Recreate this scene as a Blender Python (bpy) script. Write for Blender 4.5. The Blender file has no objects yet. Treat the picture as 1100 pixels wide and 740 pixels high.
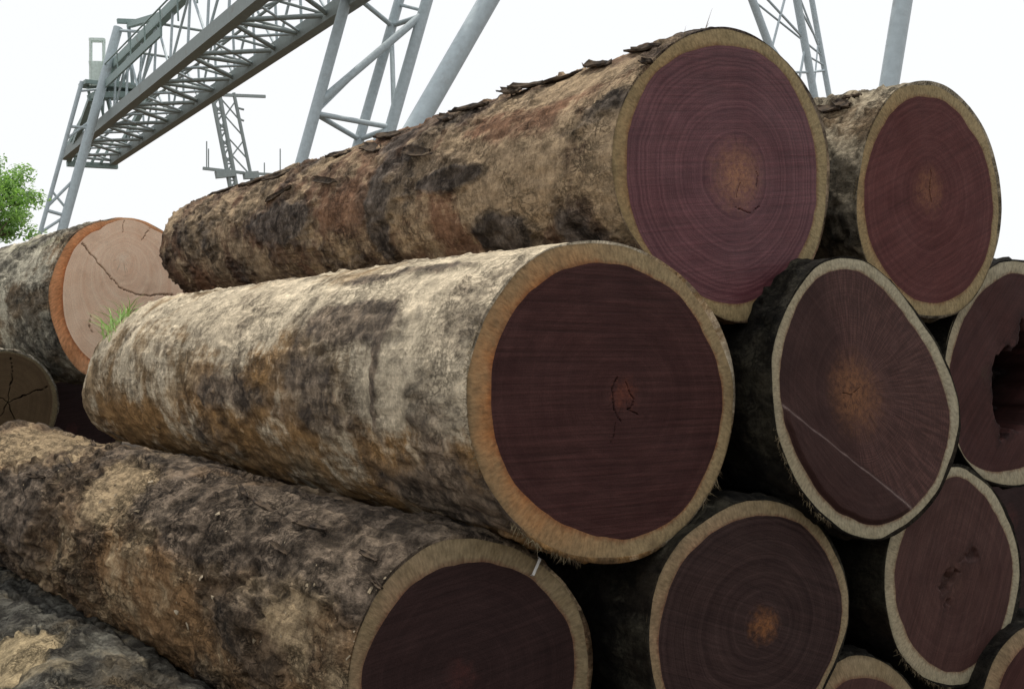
import bpy, math, random
import numpy as np
from mathutils import Vector, Matrix

# ------------------------------------------------------------------ camera, sky, sun, exposure
SC = bpy.context.scene
COL = SC.collection
F = 1150.0          # focal length in photograph pixels (photograph is 1100 wide)
HOR = 385.0         # horizon row in the photograph
EH = 2.62           # eye height above the ground

cam_d = bpy.data.cameras.new('camera')
cam = bpy.data.objects.new('camera', cam_d)
COL.objects.link(cam)
cam_d.sensor_fit = 'HORIZONTAL'
cam_d.sensor_width = 36.0
cam_d.lens = F / 1100.0 * 36.0
cam_d.shift_y = (HOR - 370.0) / 1100.0
cam_d.clip_end = 3000
cam.location = (0, 0, EH)
cam.rotation_euler = (math.radians(90), 0, 0)
SC.camera = cam

AL = math.atan2(745.0, F)                     # direction of the stack: logs run away to the left
CA, SA = math.cos(AL), math.sin(AL)
U = Vector((CA, SA, 0)); D = Vector((-SA, CA, 0))

sun_vec = (Vector((0, 0, 1)) + U * 0.20 + D * 0.16).normalized()     # high tropical sun
SUN_EL = math.asin(sun_vec.z)
SUN_AZ = math.atan2(sun_vec.x, sun_vec.y)     # clockwise from +Y

W = bpy.data.worlds.new('World'); SC.world = W; W.use_nodes = True
nt = W.node_tree; nt.nodes.clear()
wo = nt.nodes.new('ShaderNodeOutputWorld'); bg = nt.nodes.new('ShaderNodeBackground')
sky = nt.nodes.new('ShaderNodeTexSky'); sky.sky_type = 'NISHITA'; sky.sun_disc = False
sky.sun_elevation = SUN_EL; sky.sun_rotation = SUN_AZ
sky.dust_density = 4.0; sky.air_density = 1.0
mx = nt.nodes.new('ShaderNodeMix'); mx.data_type = 'RGBA'
mx.inputs[0].default_value = 0.9                                    # white veil of cloud
mx.inputs[7].default_value = (10.6, 10.7, 10.8, 1)
nt.links.new(sky.outputs[0], mx.inputs[6]); nt.links.new(mx.outputs[2], bg.inputs[0])
bg.inputs[1].default_value = 0.1
nt.links.new(bg.outputs[0], wo.inputs[0])

sd = bpy.data.lights.new('sun', 'SUN'); sun = bpy.data.objects.new('sun', sd); COL.objects.link(sun)
sd.energy = 2.6; sd.angle = math.radians(1.2); sd.color = (1.0, 0.94, 0.84)
sun.rotation_euler = sun_vec.to_track_quat('Z', 'Y').to_euler()
sun.location = (0, 0, 30)

SC.view_settings.view_transform = 'Standard'; SC.view_settings.look = 'None'
SC.view_settings.exposure = 0.0; SC.view_settings.gamma = 1.0
SC.render.engine = 'CYCLES'
SC.cycles.max_bounces = 6
rng = np.random.default_rng(7); random.seed(7)

# ------------------------------------------------------------------ helpers
def ray(px, py, Y):
    """world point that the photograph shows at px, py at distance Y"""
    return np.array([(px - 550.0) / F * Y, Y, EH + (HOR - py) / F * Y])

def lat(ix, iy, iz, seed):
    h = (ix * 374761393 + iy * 668265263 + iz * 2147483647 + seed * 1274126177) & 0xFFFFFFFF
    h = ((h ^ (h >> 13)) * 1274126177) & 0xFFFFFFFF
    h = ((h ^ (h >> 16)) * 2246822519) & 0xFFFFFFFF
    return ((h ^ (h >> 15)) & 0xFFFFFF) / float(0xFFFFFF)

def vnoise(p, seed=0):
    i = np.floor(p).astype(np.int64); f = p - i
    f = f * f * f * (f * (f * 6 - 15) + 10)
    o = 0
    for dx in (0, 1):
        wx = f[:, 0] if dx else 1 - f[:, 0]
        for dy in (0, 1):
            wy = f[:, 1] if dy else 1 - f[:, 1]
            for dz in (0, 1):
                wz = f[:, 2] if dz else 1 - f[:, 2]
                o = o + wx * wy * wz * lat(i[:, 0] + dx, i[:, 1] + dy, i[:, 2] + dz, seed)
    return o

def fbm(p, oct=4, seed=0, gain=0.5):
    a, s, t = 1.0, 0.0, 0.0
    q = p.copy()
    for k in range(oct):
        s = s + a * vnoise(q, seed + k * 17); t += a
        a *= gain; q = q * 2.03 + 11.7
    return s / t

def sst(a, b, x):
    t = np.clip((x - a) / (b - a), 0, 1)
    return t * t * (3 - 2 * t)

def mesh_np(name, verts, quads=None, tris=None, smooth=True, uv=None, cols=None):
    me = bpy.data.meshes.new(name)
    verts = np.asarray(verts, dtype=np.float32)
    me.vertices.add(len(verts)); me.vertices.foreach_set('co', verts.ravel())
    idx, st, tot = [], [], []
    n = 0
    if quads is not None and len(quads):
        q = np.asarray(quads, dtype=np.int32); idx.append(q.ravel())
        st.append(np.arange(len(q)) * 4); tot.append(np.full(len(q), 4)); n = len(q) * 4
    if tris is not None and len(tris):
        q = np.asarray(tris, dtype=np.int32); idx.append(q.ravel())
        st.append(n + np.arange(len(q)) * 3); tot.append(np.full(len(q), 3))
    idx = np.concatenate(idx).astype(np.int32); st = np.concatenate(st).astype(np.int32)
    me.loops.add(len(idx)); me.loops.foreach_set('vertex_index', idx)
    me.polygons.add(len(st)); me.polygons.foreach_set('loop_start', st)
    me.update(calc_edges=True)
    me.validate()
    me.polygons.foreach_set('use_smooth', np.full(len(me.polygons), smooth, dtype=bool))
    for an, arr in (cols or {}).items():
        if arr.ndim == 2:
            a = me.attributes.new(an, 'FLOAT_COLOR', 'POINT')
            c = np.ones((len(verts), 4), dtype=np.float32); c[:, :arr.shape[1]] = arr
            a.data.foreach_set('color', c.ravel())
        else:
            a = me.attributes.new(an, 'FLOAT', 'POINT')
            a.data.foreach_set('value', arr.astype(np.float32))
    return me

def link(name, me, mat, parent=None, loc=None, kind=None):
    o = bpy.data.objects.new(name, me); COL.objects.link(o)
    if mat and not me.materials: me.materials.append(mat)
    if parent: o.parent = parent
    if loc is not None: o.location = loc
    if kind: o['kind'] = kind
    return o

def thing(name, label, cat, loc, group=None):
    o = bpy.data.objects.new(name, None); COL.objects.link(o)
    o.empty_display_size = 0.2
    o.location = loc; o['label'] = label; o['category'] = cat
    if group: o['group'] = group
    return o

# ------------------------------------------------------------------ materials
class NT:
    def __init__(s, name, rough=0.85, spec=0.25):
        s.m = bpy.data.materials.new(name); s.m.use_nodes = True
        s.t = s.m.node_tree; s.b = s.t.nodes['Principled BSDF']
        s.b.inputs['Roughness'].default_value = rough
        s.b.inputs['Specular IOR Level'].default_value = spec
    def n(s, t, **kw):
        o = s.t.nodes.new(t)
        for k, v in kw.items(): setattr(o, k, v)
        return o
    def l(s, a, b): s.t.links.new(a, b)
    def val(s, inp, x):
        if hasattr(x, 'is_linked') or isinstance(x, bpy.types.NodeSocket): s.l(x, inp)
        else: inp.default_value = x
    def math(s, op, a, b=0.0, clamp=False):
        o = s.n('ShaderNodeMath', operation=op, use_clamp=clamp)
        s.val(o.inputs[0], a); s.val(o.inputs[1], b); return o.outputs[0]
    def mix(s, f, a, b, mode='MIX'):
        o = s.n('ShaderNodeMix', data_type='RGBA', blend_type=mode)
        s.val(o.inputs[0], f)
        s.val(o.inputs[6], a if not isinstance(a, tuple) else (*a, 1)); s.val(o.inputs[7], b if not isinstance(b, tuple) else (*b, 1))
        return o.outputs[2]
    def noise(s, vec, scale, detail=4, rough=0.55, dist=0.0):
        o = s.n('ShaderNodeTexNoise'); o.inputs['Scale'].default_value = scale
        o.inputs['Detail'].default_value = detail; o.inputs['Roughness'].default_value = rough
        o.inputs['Distortion'].default_value = dist
        if vec is not None: s.l(vec, o.inputs['Vector'])
        return o.outputs[0]
    def obj(s): return s.n('ShaderNodeTexCoord').outputs['Object']
    def mapv(s, vec, scale):
        o = s.n('ShaderNodeMapping'); o.inputs['Scale'].default_value = scale; s.l(vec, o.inputs['Vector']); return o.outputs[0]
    def attr(s, name):
        return s.n('ShaderNodeAttribute', attribute_name=name)
    def rng(s, x, a, b, c=0.0, d=1.0, smooth=False):
        o = s.n('ShaderNodeMapRange'); o.clamp = True
        if smooth: o.interpolation_type = 'SMOOTHSTEP'
        s.l(x, o.inputs[0])
        for i, v in zip((1, 2, 3, 4), (a, b, c, d)): o.inputs[i].default_value = v
        return o.outputs[0]
    def bump(s, h, strength=0.5, dist=0.01):
        o = s.n('ShaderNodeBump'); o.inputs['Strength'].default_value = strength; o.inputs['Distance'].default_value = dist
        s.l(h, o.inputs['Height']); s.l(o.outputs[0], s.b.inputs['Normal'])
    def base(s, c):
        if isinstance(c, tuple): s.b.inputs['Base Color'].default_value = (*c, 1)
        else: s.l(c, s.b.inputs['Base Color'])

def bark_mat(name, dark, mid, pale, orange, dark2=None, bst=0.9, bd=0.016, fisk=0.55):
    M = NT(name, 0.92, 0.12)
    o = M.obj(); cyl = M.attr('cyl').outputs['Vector']      # cyl: along the log, round it
    at = M.attr('mask'); sp = M.n('ShaderNodeSeparateColor'); M.l(at.outputs['Color'], sp.inputs[0])
    n1 = M.noise(o, 7, 7, 0.68, 0.4); n2 = M.noise(o, 30, 6, 0.72); n3 = M.noise(o, 2.6, 6, 0.65, 0.8); n4 = M.noise(o, 90, 4, 0.7)
    run = M.noise(M.mapv(cyl, (11, 1.6, 1)), 1.0, 6, 0.68, 0.5)      # stains that run round the log
    fib = M.noise(M.mapv(cyl, (3.5, 40, 1)), 1.0, 5, 0.65, 0.6)      # fibres along it
    def c_(x, k): return M.math('MULTIPLY', M.math('SUBTRACT', x, 0.5), k)
    wob = M.math('ADD', M.math('ADD', c_(n2, 0.5), c_(n1, 1.0)), M.math('ADD', c_(run, 0.7), c_(fib, 0.5)))
    wob2 = M.math('SUBTRACT', M.math('ADD', c_(n3, 0.8), c_(n2, 0.45)), c_(n1, 0.8))
    def mk(ch, w, a=0.34, b=0.66):
        return M.rng(M.math('ADD', sp.outputs[ch], w), a, b, 0, 1)
    c = M.mix(M.rng(M.math('ADD', n3, c_(run, 0.6)), 0.36, 0.64), mid, tuple(0.55 * x for x in mid))
    c = M.mix(M.math('MULTIPLY', mk(2, wob2, 0.3, 0.8), 0.85), c, orange)
    c = M.mix(M.math('MULTIPLY', mk(1, wob, 0.32, 0.72), 0.92), c, pale)
    d2 = dark2 or tuple(1.9 * x for x in dark)
    dk = M.mix(M.rng(n1, 0.40, 0.60), dark, d2)
    c = M.mix(M.math('MULTIPLY', mk(0, wob2, 0.26, 0.84), 0.95), c, dk)
    v = M.math('MULTIPLY', M.rng(n2, 0.32, 0.68, 0.70, 1.26), M.math('MULTIPLY', M.rng(fib, 0.32, 0.68, 0.86, 1.14), M.rng(n1, 0.32, 0.68, 0.64, 1.30)))
    # fissures: thin dark lines where two noises cross their middle
    f1 = M.math('ABSOLUTE', c_(M.noise(o, 5.5, 7, 0.7, 1.2), 1.0)); f2 = M.math('ABSOLUTE', c_(M.noise(M.mapv(cyl, (6, 13, 1)), 1.0, 6, 0.68, 1.0), 1.0))
    fis = M.math('MULTIPLY', M.rng(f1, 0.0, 0.022, 0.0, 1.0), M.rng(f2, 0.0, 0.020, 0.0, 1.0))
    fis = M.math('MAXIMUM', fis, M.rng(n3, 0.42, 0.60, 1.0, 0.0))
    v = M.math('MULTIPLY', v, M.math('ADD', M.math('MULTIPLY', fis, fisk), 1 - fisk))
    v = M.math('MULTIPLY', v, M.math('MULTIPLY', M.rng(n4, 0.3, 0.42, 0.45, 1.0), M.rng(M.noise(o, 70, 5, 0.75), 0.34, 0.66, 0.80, 1.20)))       # small dark pits
    g = M.n('ShaderNodeCombineColor'); [M.l(v, g.inputs[i]) for i in range(3)]
    c = M.mix(1.0, c, g.outputs[0], 'MULTIPLY')
    mo = M.attr('moss')
    c = M.mix(M.rng(M.math('ADD', mo.outputs['Fac'], wob), 0.45, 0.8, 0, 0.75), c, (0.20, 0.20, 0.08))
    M.base(c)
    h = M.math('ADD', M.math('MULTIPLY', n2, 0.42), M.math('ADD', M.math('MULTIPLY', n1, 2.0), M.math('ADD', M.math('MULTIPLY', n4, 0.12), M.math('MULTIPLY', fib, 0.3))))
    h = M.math('ADD', h, M.math('MULTIPLY', M.rng(M.math('ADD', sp.outputs[0], wob2), 0.45, 0.56), 0.8))     # the edge of the outer bark stands proud
    h = M.math('ADD', h, M.math('MULTIPLY', fis, 0.8))
    M.bump(h, bst, bd)
    return M.m

def heart_mat(name, c1, c2, pith, pith_r=0.16, saw=0.0, saw_rot=0.0, radial=0.0, ring_n=26, ring_amt=0.5, rough=0.7, spec=0.12, pith_amt=0.75, dim=0.66):
    M = NT(name, rough, spec)
    c1 = tuple(x * dim for x in c1); c2 = tuple(x * dim for x in c2); pith = tuple(x * dim for x in pith)
    o = M.obj(); uvw = M.attr('ring')                     # ring: r = distance from pith, g/b = direction
    sp = M.n('ShaderNodeSeparateColor'); M.l(uvw.outputs['Color'], sp.inputs[0])
    r = sp.outputs[0]
    big = M.noise(o, 2.2, 3)
    rr = M.math('ADD', r, M.math('ADD', M.math('MULTIPLY', M.math('SUBTRACT', big, 0.5), 0.07), M.math('MULTIPLY', M.math('SUBTRACT', M.noise(o, 14, 3), 0.5), 0.012)))
    cv = M.n('ShaderNodeCombineXYZ'); M.l(M.math('MULTIPLY', rr, ring_n), cv.inputs[0])
    ring = M.noise(cv.outputs[0], 1.0, 4, 0.6)
    cv2 = M.n('ShaderNodeCombineXYZ'); M.l(M.math('MULTIPLY', rr, ring_n * 5), cv2.inputs[0])
    ring2 = M.noise(cv2.outputs[0], 1.0, 2, 0.5)
    f = M.math('ADD', M.rng(ring, 0.36, 0.64, -0.6 * ring_amt, 0.6 * ring_amt), M.rng(ring2, 0.36, 0.64, -0.28 * ring_amt, 0.28 * ring_amt))
    blot = M.noise(o, 4, 6, 0.65)
    f = M.math('ADD', f, M.math('MULTIPLY', M.math('SUBTRACT', blot, 0.5), 1.7))
    f = M.math('ADD', f, 0.5, True)
    c = M.mix(f, c1, c2)
    h = M.math('MULTIPLY', ring2, 0.25)
    if saw:
        mp = M.n('ShaderNodeMapping'); mp.inputs['Rotation'].default_value = (0, saw_rot, 0)
        mp2 = M.n('ShaderNodeMapping'); mp2.inputs['Scale'].default_value = (2.0, 2.0, 70)
        M.l(o, mp.inputs['Vector']); M.l(mp.outputs[0], mp2.inputs['Vector'])
        sn = M.noise(mp2.outputs[0], 1.0, 3, 0.6, 0.3)
        v = M.rng(sn, 0.3, 0.7, 1 - saw, 1 + saw)
        g = M.n('ShaderNodeCombineColor'); [M.l(v, g.inputs[i]) for i in range(3)]
        c = M.mix(1.0, c, g.outputs[0], 'MULTIPLY')
        h = M.math('ADD', h, M.math('MULTIPLY', sn, 0.9 * saw / 0.3))
    if radial:
        cv3 = M.n('ShaderNodeCombineXYZ')
        M.l(M.math('MULTIPLY', sp.outputs[1], 210), cv3.inputs[0]); M.l(M.math('MULTIPLY', r, 5), cv3.inputs[1])
        rn = M.noise(cv3.outputs[0], 1.0, 2, 0.5)
        zone = M.attr('zone').outputs['Fac']
        c = M.mix(M.math('MULTIPLY', M.rng(M.math('ADD', rn, M.math('MULTIPLY', M.math('SUBTRACT', ring2, 0.5), 0.8)), 0.42, 0.72), M.math('MULTIPLY', zone, radial)), c, tuple(min(1, 2.6 * x) for x in c2))
        c = M.mix(M.math('MULTIPLY', zone, 0.35), c, tuple(1.5 * x for x in c2))
        h = M.math('ADD', h, M.math('MULTIPLY', M.math('MULTIPLY', rn, zone), 0.6))
    pm = M.rng(M.math('ADD', r, M.math('MULTIPLY', M.math('SUBTRACT', M.noise(o, 30, 4), 0.5), 0.25)), 0.02, pith_r, pith_amt, 0.0, True)
    pm = M.math('MULTIPLY', pm, M.rng(M.noise(o, 42, 5, 0.7), 0.34, 0.58, 0.25, 1.0))
    c = M.mix(pm, c, pith)
    cv4 = M.n('ShaderNodeCombineXYZ'); M.l(M.math('MULTIPLY', sp.outputs[1], 46), cv4.inputs[0]); M.l(M.math('MULTIPLY', r, 5), cv4.inputs[1])
    star = M.noise(cv4.outputs[0], 1.0, 3, 0.6)                    # small drying checks that run out from the pith
    sk = M.math('MULTIPLY', M.rng(star, 0.60, 0.68, 0, 0.55), M.math('MULTIPLY', M.rng(r, 0.02, 0.05), M.rng(r, 0.12, pith_r + 0.18, 1, 0)))
    c = M.mix(sk, c, tuple(0.35 * x for x in c1))
    dirt = M.noise(o, 3.1, 7, 0.7, 0.5)
    c = M.mix(M.rng(dirt, 0.52, 0.75, 0, 0.5), c, tuple(0.6 * x for x in c1))
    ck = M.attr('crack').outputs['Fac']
    c = M.mix(M.math('MULTIPLY', ck, 0.93), c, tuple(0.05 * x for x in c1))  # crack and hollow shade put into the colour, along with dark rot
    sm = M.attr('seam').outputs['Fac']
    c = M.mix(sm, c, (0.22, 0.16, 0.14))  # seam painted paler, as light caught on the saw ridge
    fine = M.noise(o, 160, 3)
    v = M.rng(fine, 0.3, 0.7, 0.82, 1.18)
    g = M.n('ShaderNodeCombineColor'); [M.l(v, g.inputs[i]) for i in range(3)]
    c = M.mix(1.0, c, g.outputs[0], 'MULTIPLY')
    M.base(c)
    M.bump(M.math('ADD', h, M.math('MULTIPLY', fine, 0.25)), 0.5, 0.006)
    return M.m

def sap_mat(name, c1, c2, orange, ofac=0.5):
    M = NT(name, 0.75, 0.2)
    o = M.obj(); at = M.attr('ring'); sp = M.n('ShaderNodeSeparateColor'); M.l(at.outputs['Color'], sp.inputs[0])
    n1 = M.noise(o, 6, 5, 0.6)
    cv = M.n('ShaderNodeCombineXYZ'); M.l(M.math('MULTIPLY', sp.outputs[1], 260), cv.inputs[0]); M.l(M.math('MULTIPLY', sp.outputs[0], 2.5), cv.inputs[1])
    rad = M.noise(cv.outputs[0], 1.0, 3, 0.6)
    c = M.mix(M.rng(n1, 0.3, 0.7), c1, c2)
    side = M.attr('zone').outputs['Fac']
    of = M.math('MULTIPLY', M.math('MULTIPLY', side, M.rng(n1, 0.25, 0.6)), ofac)
    c = M.mix(of, c, orange)
    tt = sp.outputs[0]; jit = M.math('MULTIPLY', M.math('SUBTRACT', M.noise(o, 26, 4), 0.5), 0.5)
    c = M.mix(M.rng(M.math('ADD', tt, jit), -0.05, 0.22, 0.75, 0.0), c, tuple(x * k for x, k in zip(orange, (0.42, 0.34, 0.4))))
    c = M.mix(M.rng(M.math('ADD', tt, jit), 0.8, 1.1, 0.0, 0.8), c, tuple(0.45 * x for x in c1))
    c = M.mix(M.rng(M.noise(o, 4, 6, 0.7), 0.5, 0.72, 0, 0.6), c, tuple(0.5 * x for x in c1))
    v = M.rng(rad, 0.3, 0.7, 0.66, 1.26)
    g = M.n('ShaderNodeCombineColor'); [M.l(v, g.inputs[i]) for i in range(3)]
    c = M.mix(1.0, c, g.outputs[0], 'MULTIPLY')
    M.base(c); M.bump(M.math('ADD', rad, M.noise(o, 90, 4)), 0.5, 0.006)
    return M.m

def paint_mat(name, c, rust=0.25, rough=0.5):
    M = NT(name, rough, 0.35)
    o = M.obj()
    oi = M.n('ShaderNodeObjectInfo').outputs['Random']
    n1 = M.noise(M.n('ShaderNodeNewGeometry').outputs['Position'], 1.6, 6, 0.7); n2 = M.noise(M.n('ShaderNodeNewGeometry').outputs['Position'], 9, 4)
    cc = M.mix(M.rng(n2, 0.3, 0.7), c, tuple(0.8 * x for x in c))
    cc = M.mix(M.math('MULTIPLY', oi, 0.25), cc, tuple(0.6 * x for x in c))
    cc = M.mix(M.math('MULTIPLY', M.rng(n1, 0.58, 0.72), rust), cc, (0.16, 0.09, 0.05))
    M.base(cc); return M.m

# ------------------------------------------------------------------ the setting: ground
M = NT('soil', 0.95, 0.1); o_ = M.obj()
M.base(M.mix(M.rng(M.noise(o_, 0.4, 8, 0.65), 0.35, 0.65), (0.05, 0.037, 0.026), (0.11, 0.085, 0.06)))
M.bump(M.noise(o_, 6, 8, 0.7), 0.6, 0.05)
g = mesh_np('ground', [(-900, -200, 0), (900, -200, 0), (900, 1600, 0), (-900, 1600, 0)], quads=[(0, 1, 2, 3)], smooth=False)
link('ground', g, M.m, kind='structure')

# ------------------------------------------------------------------ logs
def face_frame(px, py, Y, alpha):
    P = ray(px, py, Y)
    e1 = np.array([math.cos(alpha), math.sin(alpha), 0.0]); e2 = np.array([0, 0, 1.0])
    return P, e1, e2

def to_plane(P, e1, pts):
    """photograph points -> (p, q) on the vertical plane through P that contains e1"""
    n = np.cross(e1, [0, 0, 1.0]); out = []
    C = np.array([0, 0, EH])
    for x, y in pts:
        d = np.array([(x - 550.0) / F, 1.0, (HOR - y) / F])
        t = np.dot(P - C, n) / np.dot(d, n)
        q = C + d * t - P
        out.append((np.dot(q, e1), q[2]))
    return np.array(out)

class Outline:
    """closed curve as radius over angle about its own origin, smooth and periodic"""
    def __init__(s, pq):
        s.pq = np.asarray(pq)
    def about(s, c, th, extra=None):
        d = s.pq - np.asarray(c)
        a = np.arctan2(d[:, 1], d[:, 0]); r = np.hypot(d[:, 0], d[:, 1])
        i = np.argsort(a); a, r = a[i], r[i]
        a = np.concatenate([a - 2 * np.pi, a, a + 2 * np.pi]); r = np.concatenate([r, r, r])
        # dense sampling, then smoothing over about 10 degrees
        N = 1440
        g = (np.arange(N) + 0.5) / N * 2 * np.pi - np.pi
        v = np.interp(g, a, r)
        k = np.hanning(61); k /= k.sum()
        v = np.convolve(np.concatenate([v[-60:], v, v[:60]]), k, 'same')[60:-60]
        gg = np.concatenate([g - 2 * np.pi, g, g + 2 * np.pi]); vv = np.concatenate([v, v, v])
        t = (np.asarray(th) + np.pi) % (2 * np.pi) - np.pi
        return np.interp(t, gg, vv)

def ellipse(cx, cy, hw, hh, n=40, wob=0.03, seed=0):
    r = np.random.default_rng(seed); ph = r.uniform(0, 6.28, 4); t = np.arange(n) / n * 2 * np.pi
    k = 1 + wob * (np.sin(2 * t + ph[0]) * 0.5 + np.sin(3 * t + ph[1]) * 0.6 + 0.3 * np.sin(5 * t + ph[2]))
    return [(cx + hw * a * math.cos(x), cy - hh * a * math.sin(x)) for x, a in zip(t, k)]

LOGS = {}
def make_log(key, label, face, Y, far, Yfar, rfar, outer, inner, pith, mats, alpha=AL, ns=120, nth=120, seed=1, rough=1.0,
             style=None, cracks=(), holes=(), seamline=None, face_res=(160, 60), spots=(), bulge=(), slant=0.0):
    bm, hm, sm = mats
    P, e1, e2 = face_frame(face[0], face[1], Y, alpha)
    Pf = ray(far[0], far[1], Yfar)
    L = float(np.linalg.norm(Pf - P)); ax = (Pf - P) / L
    nrm = np.cross(e1, e2); nrm = nrm if np.dot(nrm, ax) > 0 else -nrm     # points into the log
    OUT = Outline(to_plane(P, e1, outer)); INN = Outline(to_plane(P, e1, inner))
    root = thing('log', label, 'log', tuple(P - np.array([0, 0, OUT.pq[:, 1].max()])), 'felled logs in the stacks')
    base = np.array(root.location)
    # ---- bark
    th = np.arange(nth) / nth * 2 * np.pi
    prof = OUT.about((0, 0), th)
    s = np.linspace(0, 1, ns) ** 1.35 * L
    S, T = np.meshgrid(s, th, indexing='ij')
    meanr = prof.mean()
    k = S / L
    pr = prof[None, :] * (1 - k) + (0.35 * prof[None, :] + 0.65 * meanr) * k       # rounder towards the far end
    R = pr * (1 + (rfar / meanr - 1) * k)
    for (s0, w, amt) in bulge: R = R * (1 + amt * np.exp(-((S - s0) / w) ** 2))
    q = np.stack([np.cos(T) * meanr, np.sin(T) * meanr, S], -1).reshape(-1, 3)
    sd_ = seed * 101
    inn = sst(0.0, 0.5, S)
    low = fbm(q * 1.1, 3, sd_).reshape(S.shape) - 0.5
    midn = fbm(q * np.array([4.0, 4.0, 2.6]), 4, sd_ + 5).reshape(S.shape) - 0.5
    n1 = fbm(q * np.array([2.4, 2.4, 1.7]), 5, sd_ + 9, 0.6).reshape(S.shape)
    n2 = fbm(q * np.array([3.2, 3.2, 2.6]), 5, sd_ + 23, 0.6).reshape(S.shape)
    n3 = fbm(q * np.array([1.7, 1.7, 1.2]), 4, sd_ + 41, 0.6).reshape(S.shape)
    fin = fbm(q * np.array([22.0, 22.0, 12.0]), 3, sd_ + 61).reshape(S.shape) - 0.5
    st = dict(bark=0.5, pale=0.5, orange=0.5, btop=0.0, ptop=0.0, olow=0.0, flat=0.12)
    st.update(style or {})
    up = np.sin(T)
    lo, hi = -st['flat'], st['flat']
    mb = 0.5 + (n1 - 0.5 + st['bark'] - 0.5 + st['btop'] * up) / (2 * hi) * 0.5
    mp = 0.5 + (n2 - 0.5 + st['pale'] - 0.5 + st['ptop'] * up) / (2 * hi) * 0.5
    mo = 0.5 + (n3 - 0.5 + st['orange'] - 0.5 - st['olow'] * up) / (2 * hi) * 0.5
    ms = np.zeros_like(mb)
    # individual patches, given where the photograph shows them
    X = P + 0 * S[..., None] + ax * S[..., None] + R[..., None] * (np.cos(T)[..., None] * e1 + np.sin(T)[..., None] * e2)
    N0 = np.cos(T)[..., None] * e1 + np.sin(T)[..., None] * e2
    front = ((np.array([0, 0, EH]) - X) * N0).sum(-1) > 0
    px = 550 + F * X[..., 0] / X[..., 1]; py = HOR - F * (X[..., 2] - EH) / X[..., 1]
    for (bx, by, ls, la, ch, amt) in spots:
        dd = (px - bx) ** 2 + (py - by) ** 2 + (~front) * 1e6
        i = np.unravel_index(np.argmin(dd), dd.shape)
        ds = (S - S[i]) / ls; da = ((T - T[i] + np.pi) % (2 * np.pi) - np.pi) * R / la
        gq = np.exp(-((ds ** 2 + da ** 2) * (0.55 + 0.9 * n2) * 1.0) ** 1.5)
        if ch == 'bark': mb = mb + amt * gq
        elif ch == 'pale': mp = mp + amt * gq
        elif ch == 'orange': mo = mo + amt * gq
        else: ms = ms + amt * gq
    mb, mp, mo = [np.clip(m, 0, 1) for m in (mb, mp, mo)]
    lip = sst(0.0, 0.06, S)
    plate = sst(0.42, 0.58, mb + 0.9 * fin)
    ridg = 1 - np.abs(fbm(q * np.array([12.0, 12.0, 3.6]), 4, sd_ + 77).reshape(S.shape) * 2 - 1)
    R2 = R * (1 + 0.05 * low * inn) + rough * (0.055 * midn * inn + 0.018 * plate * lip + 0.024 * fin * (0.35 + 0.65 * lip) + 0.045 * (ridg - 0.8) * (0.35 + 0.65 * plate) * lip)
    hf = np.random.default_rng(seed).normal(0, 0.0022, nth)
    R2[0] = np.maximum(R2[1], prof + 0.0008)
    X = P + ax * S[..., None] + R2[..., None] * (np.cos(T)[..., None] * e1 + np.sin(T)[..., None] * e2)
    if slant: X = X - ax * (slant * S * k ** 3 * (1 + np.sin(T)) * 0.5)[..., None]      # far end cut on a slant
    px = 550 + F * X[..., 0] / X[..., 1]; py = HOR - F * (X[..., 2] - EH) / X[..., 1]
    # turned-in lip behind the cut face, and the closed far end
    X0 = P + nrm * 0.012 + (prof * 0.95)[:, None] * (np.cos(th)[:, None] * e1 + np.sin(th)[:, None] * e2)
    V = np.concatenate([X0, X.reshape(-1, 3)]) - base
    mk = np.stack([mb, mp, mo], -1).reshape(-1, 3)
    mk = np.concatenate([mk[:nth], mk]); msf = np.concatenate([ms.reshape(-1)[:nth], ms.reshape(-1)])
    rows = ns + 1
    i = np.arange(rows - 1)[:, None] * nth; j = np.arange(nth)[None, :]; j2 = (j + 1) % nth
    Q = np.stack([i + j, i + nth + j, i + nth + j2, i + j2], -1).reshape(-1, 4)
    if np.dot(np.cross(e1, e2), ax) < 0: Q = Q[:, ::-1]
    cy = np.stack([S, T * meanr, 0 * S + seed * 3.7], -1).reshape(-1, 3)
    cy = np.concatenate([cy[:nth], cy])
    link('bark', mesh_np('bark', V, Q, cols={'mask': mk, 'moss': msf, 'cyl': cy}), bm, root)
    far_c = X[-1].mean(0) - base
    ring = X[-1] - base
    fv = np.concatenate([[far_c], ring]); ft = [(0, 1 + a, 1 + (a + 1) % nth) for a in range(nth)]
    link('cut_end', mesh_np('cut_end', fv, tris=ft, smooth=False, cols={'ring': np.concatenate([[[0, 0, 0]], np.tile([1.0, 0, 0], (nth, 1))])}), hm, root)
    # ---- cut face: heartwood inside, sapwood round it
    nf, nr = face_res
    tf = np.arange(nf) / nf * 2 * np.pi
    pc = to_plane(P, e1, [pith])[0]
    ri = INN.about(pc, tf); ro = OUT.about(pc, tf)
    wig = fbm(np.stack([np.cos(tf) * 7, np.sin(tf) * 7, 0 * tf], -1), 3, sd_ + 3) - 0.5
    wig2 = fbm(np.stack([np.cos(tf) * 1.6, np.sin(tf) * 1.6, 0 * tf], -1), 2, sd_ + 4) - 0.5
    ri = ri + wig * 0.012 + wig2 * 0.022
    ro = np.maximum(ro, ri + 0.012)
    ct, stn = np.cos(tf), np.sin(tf)
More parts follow.
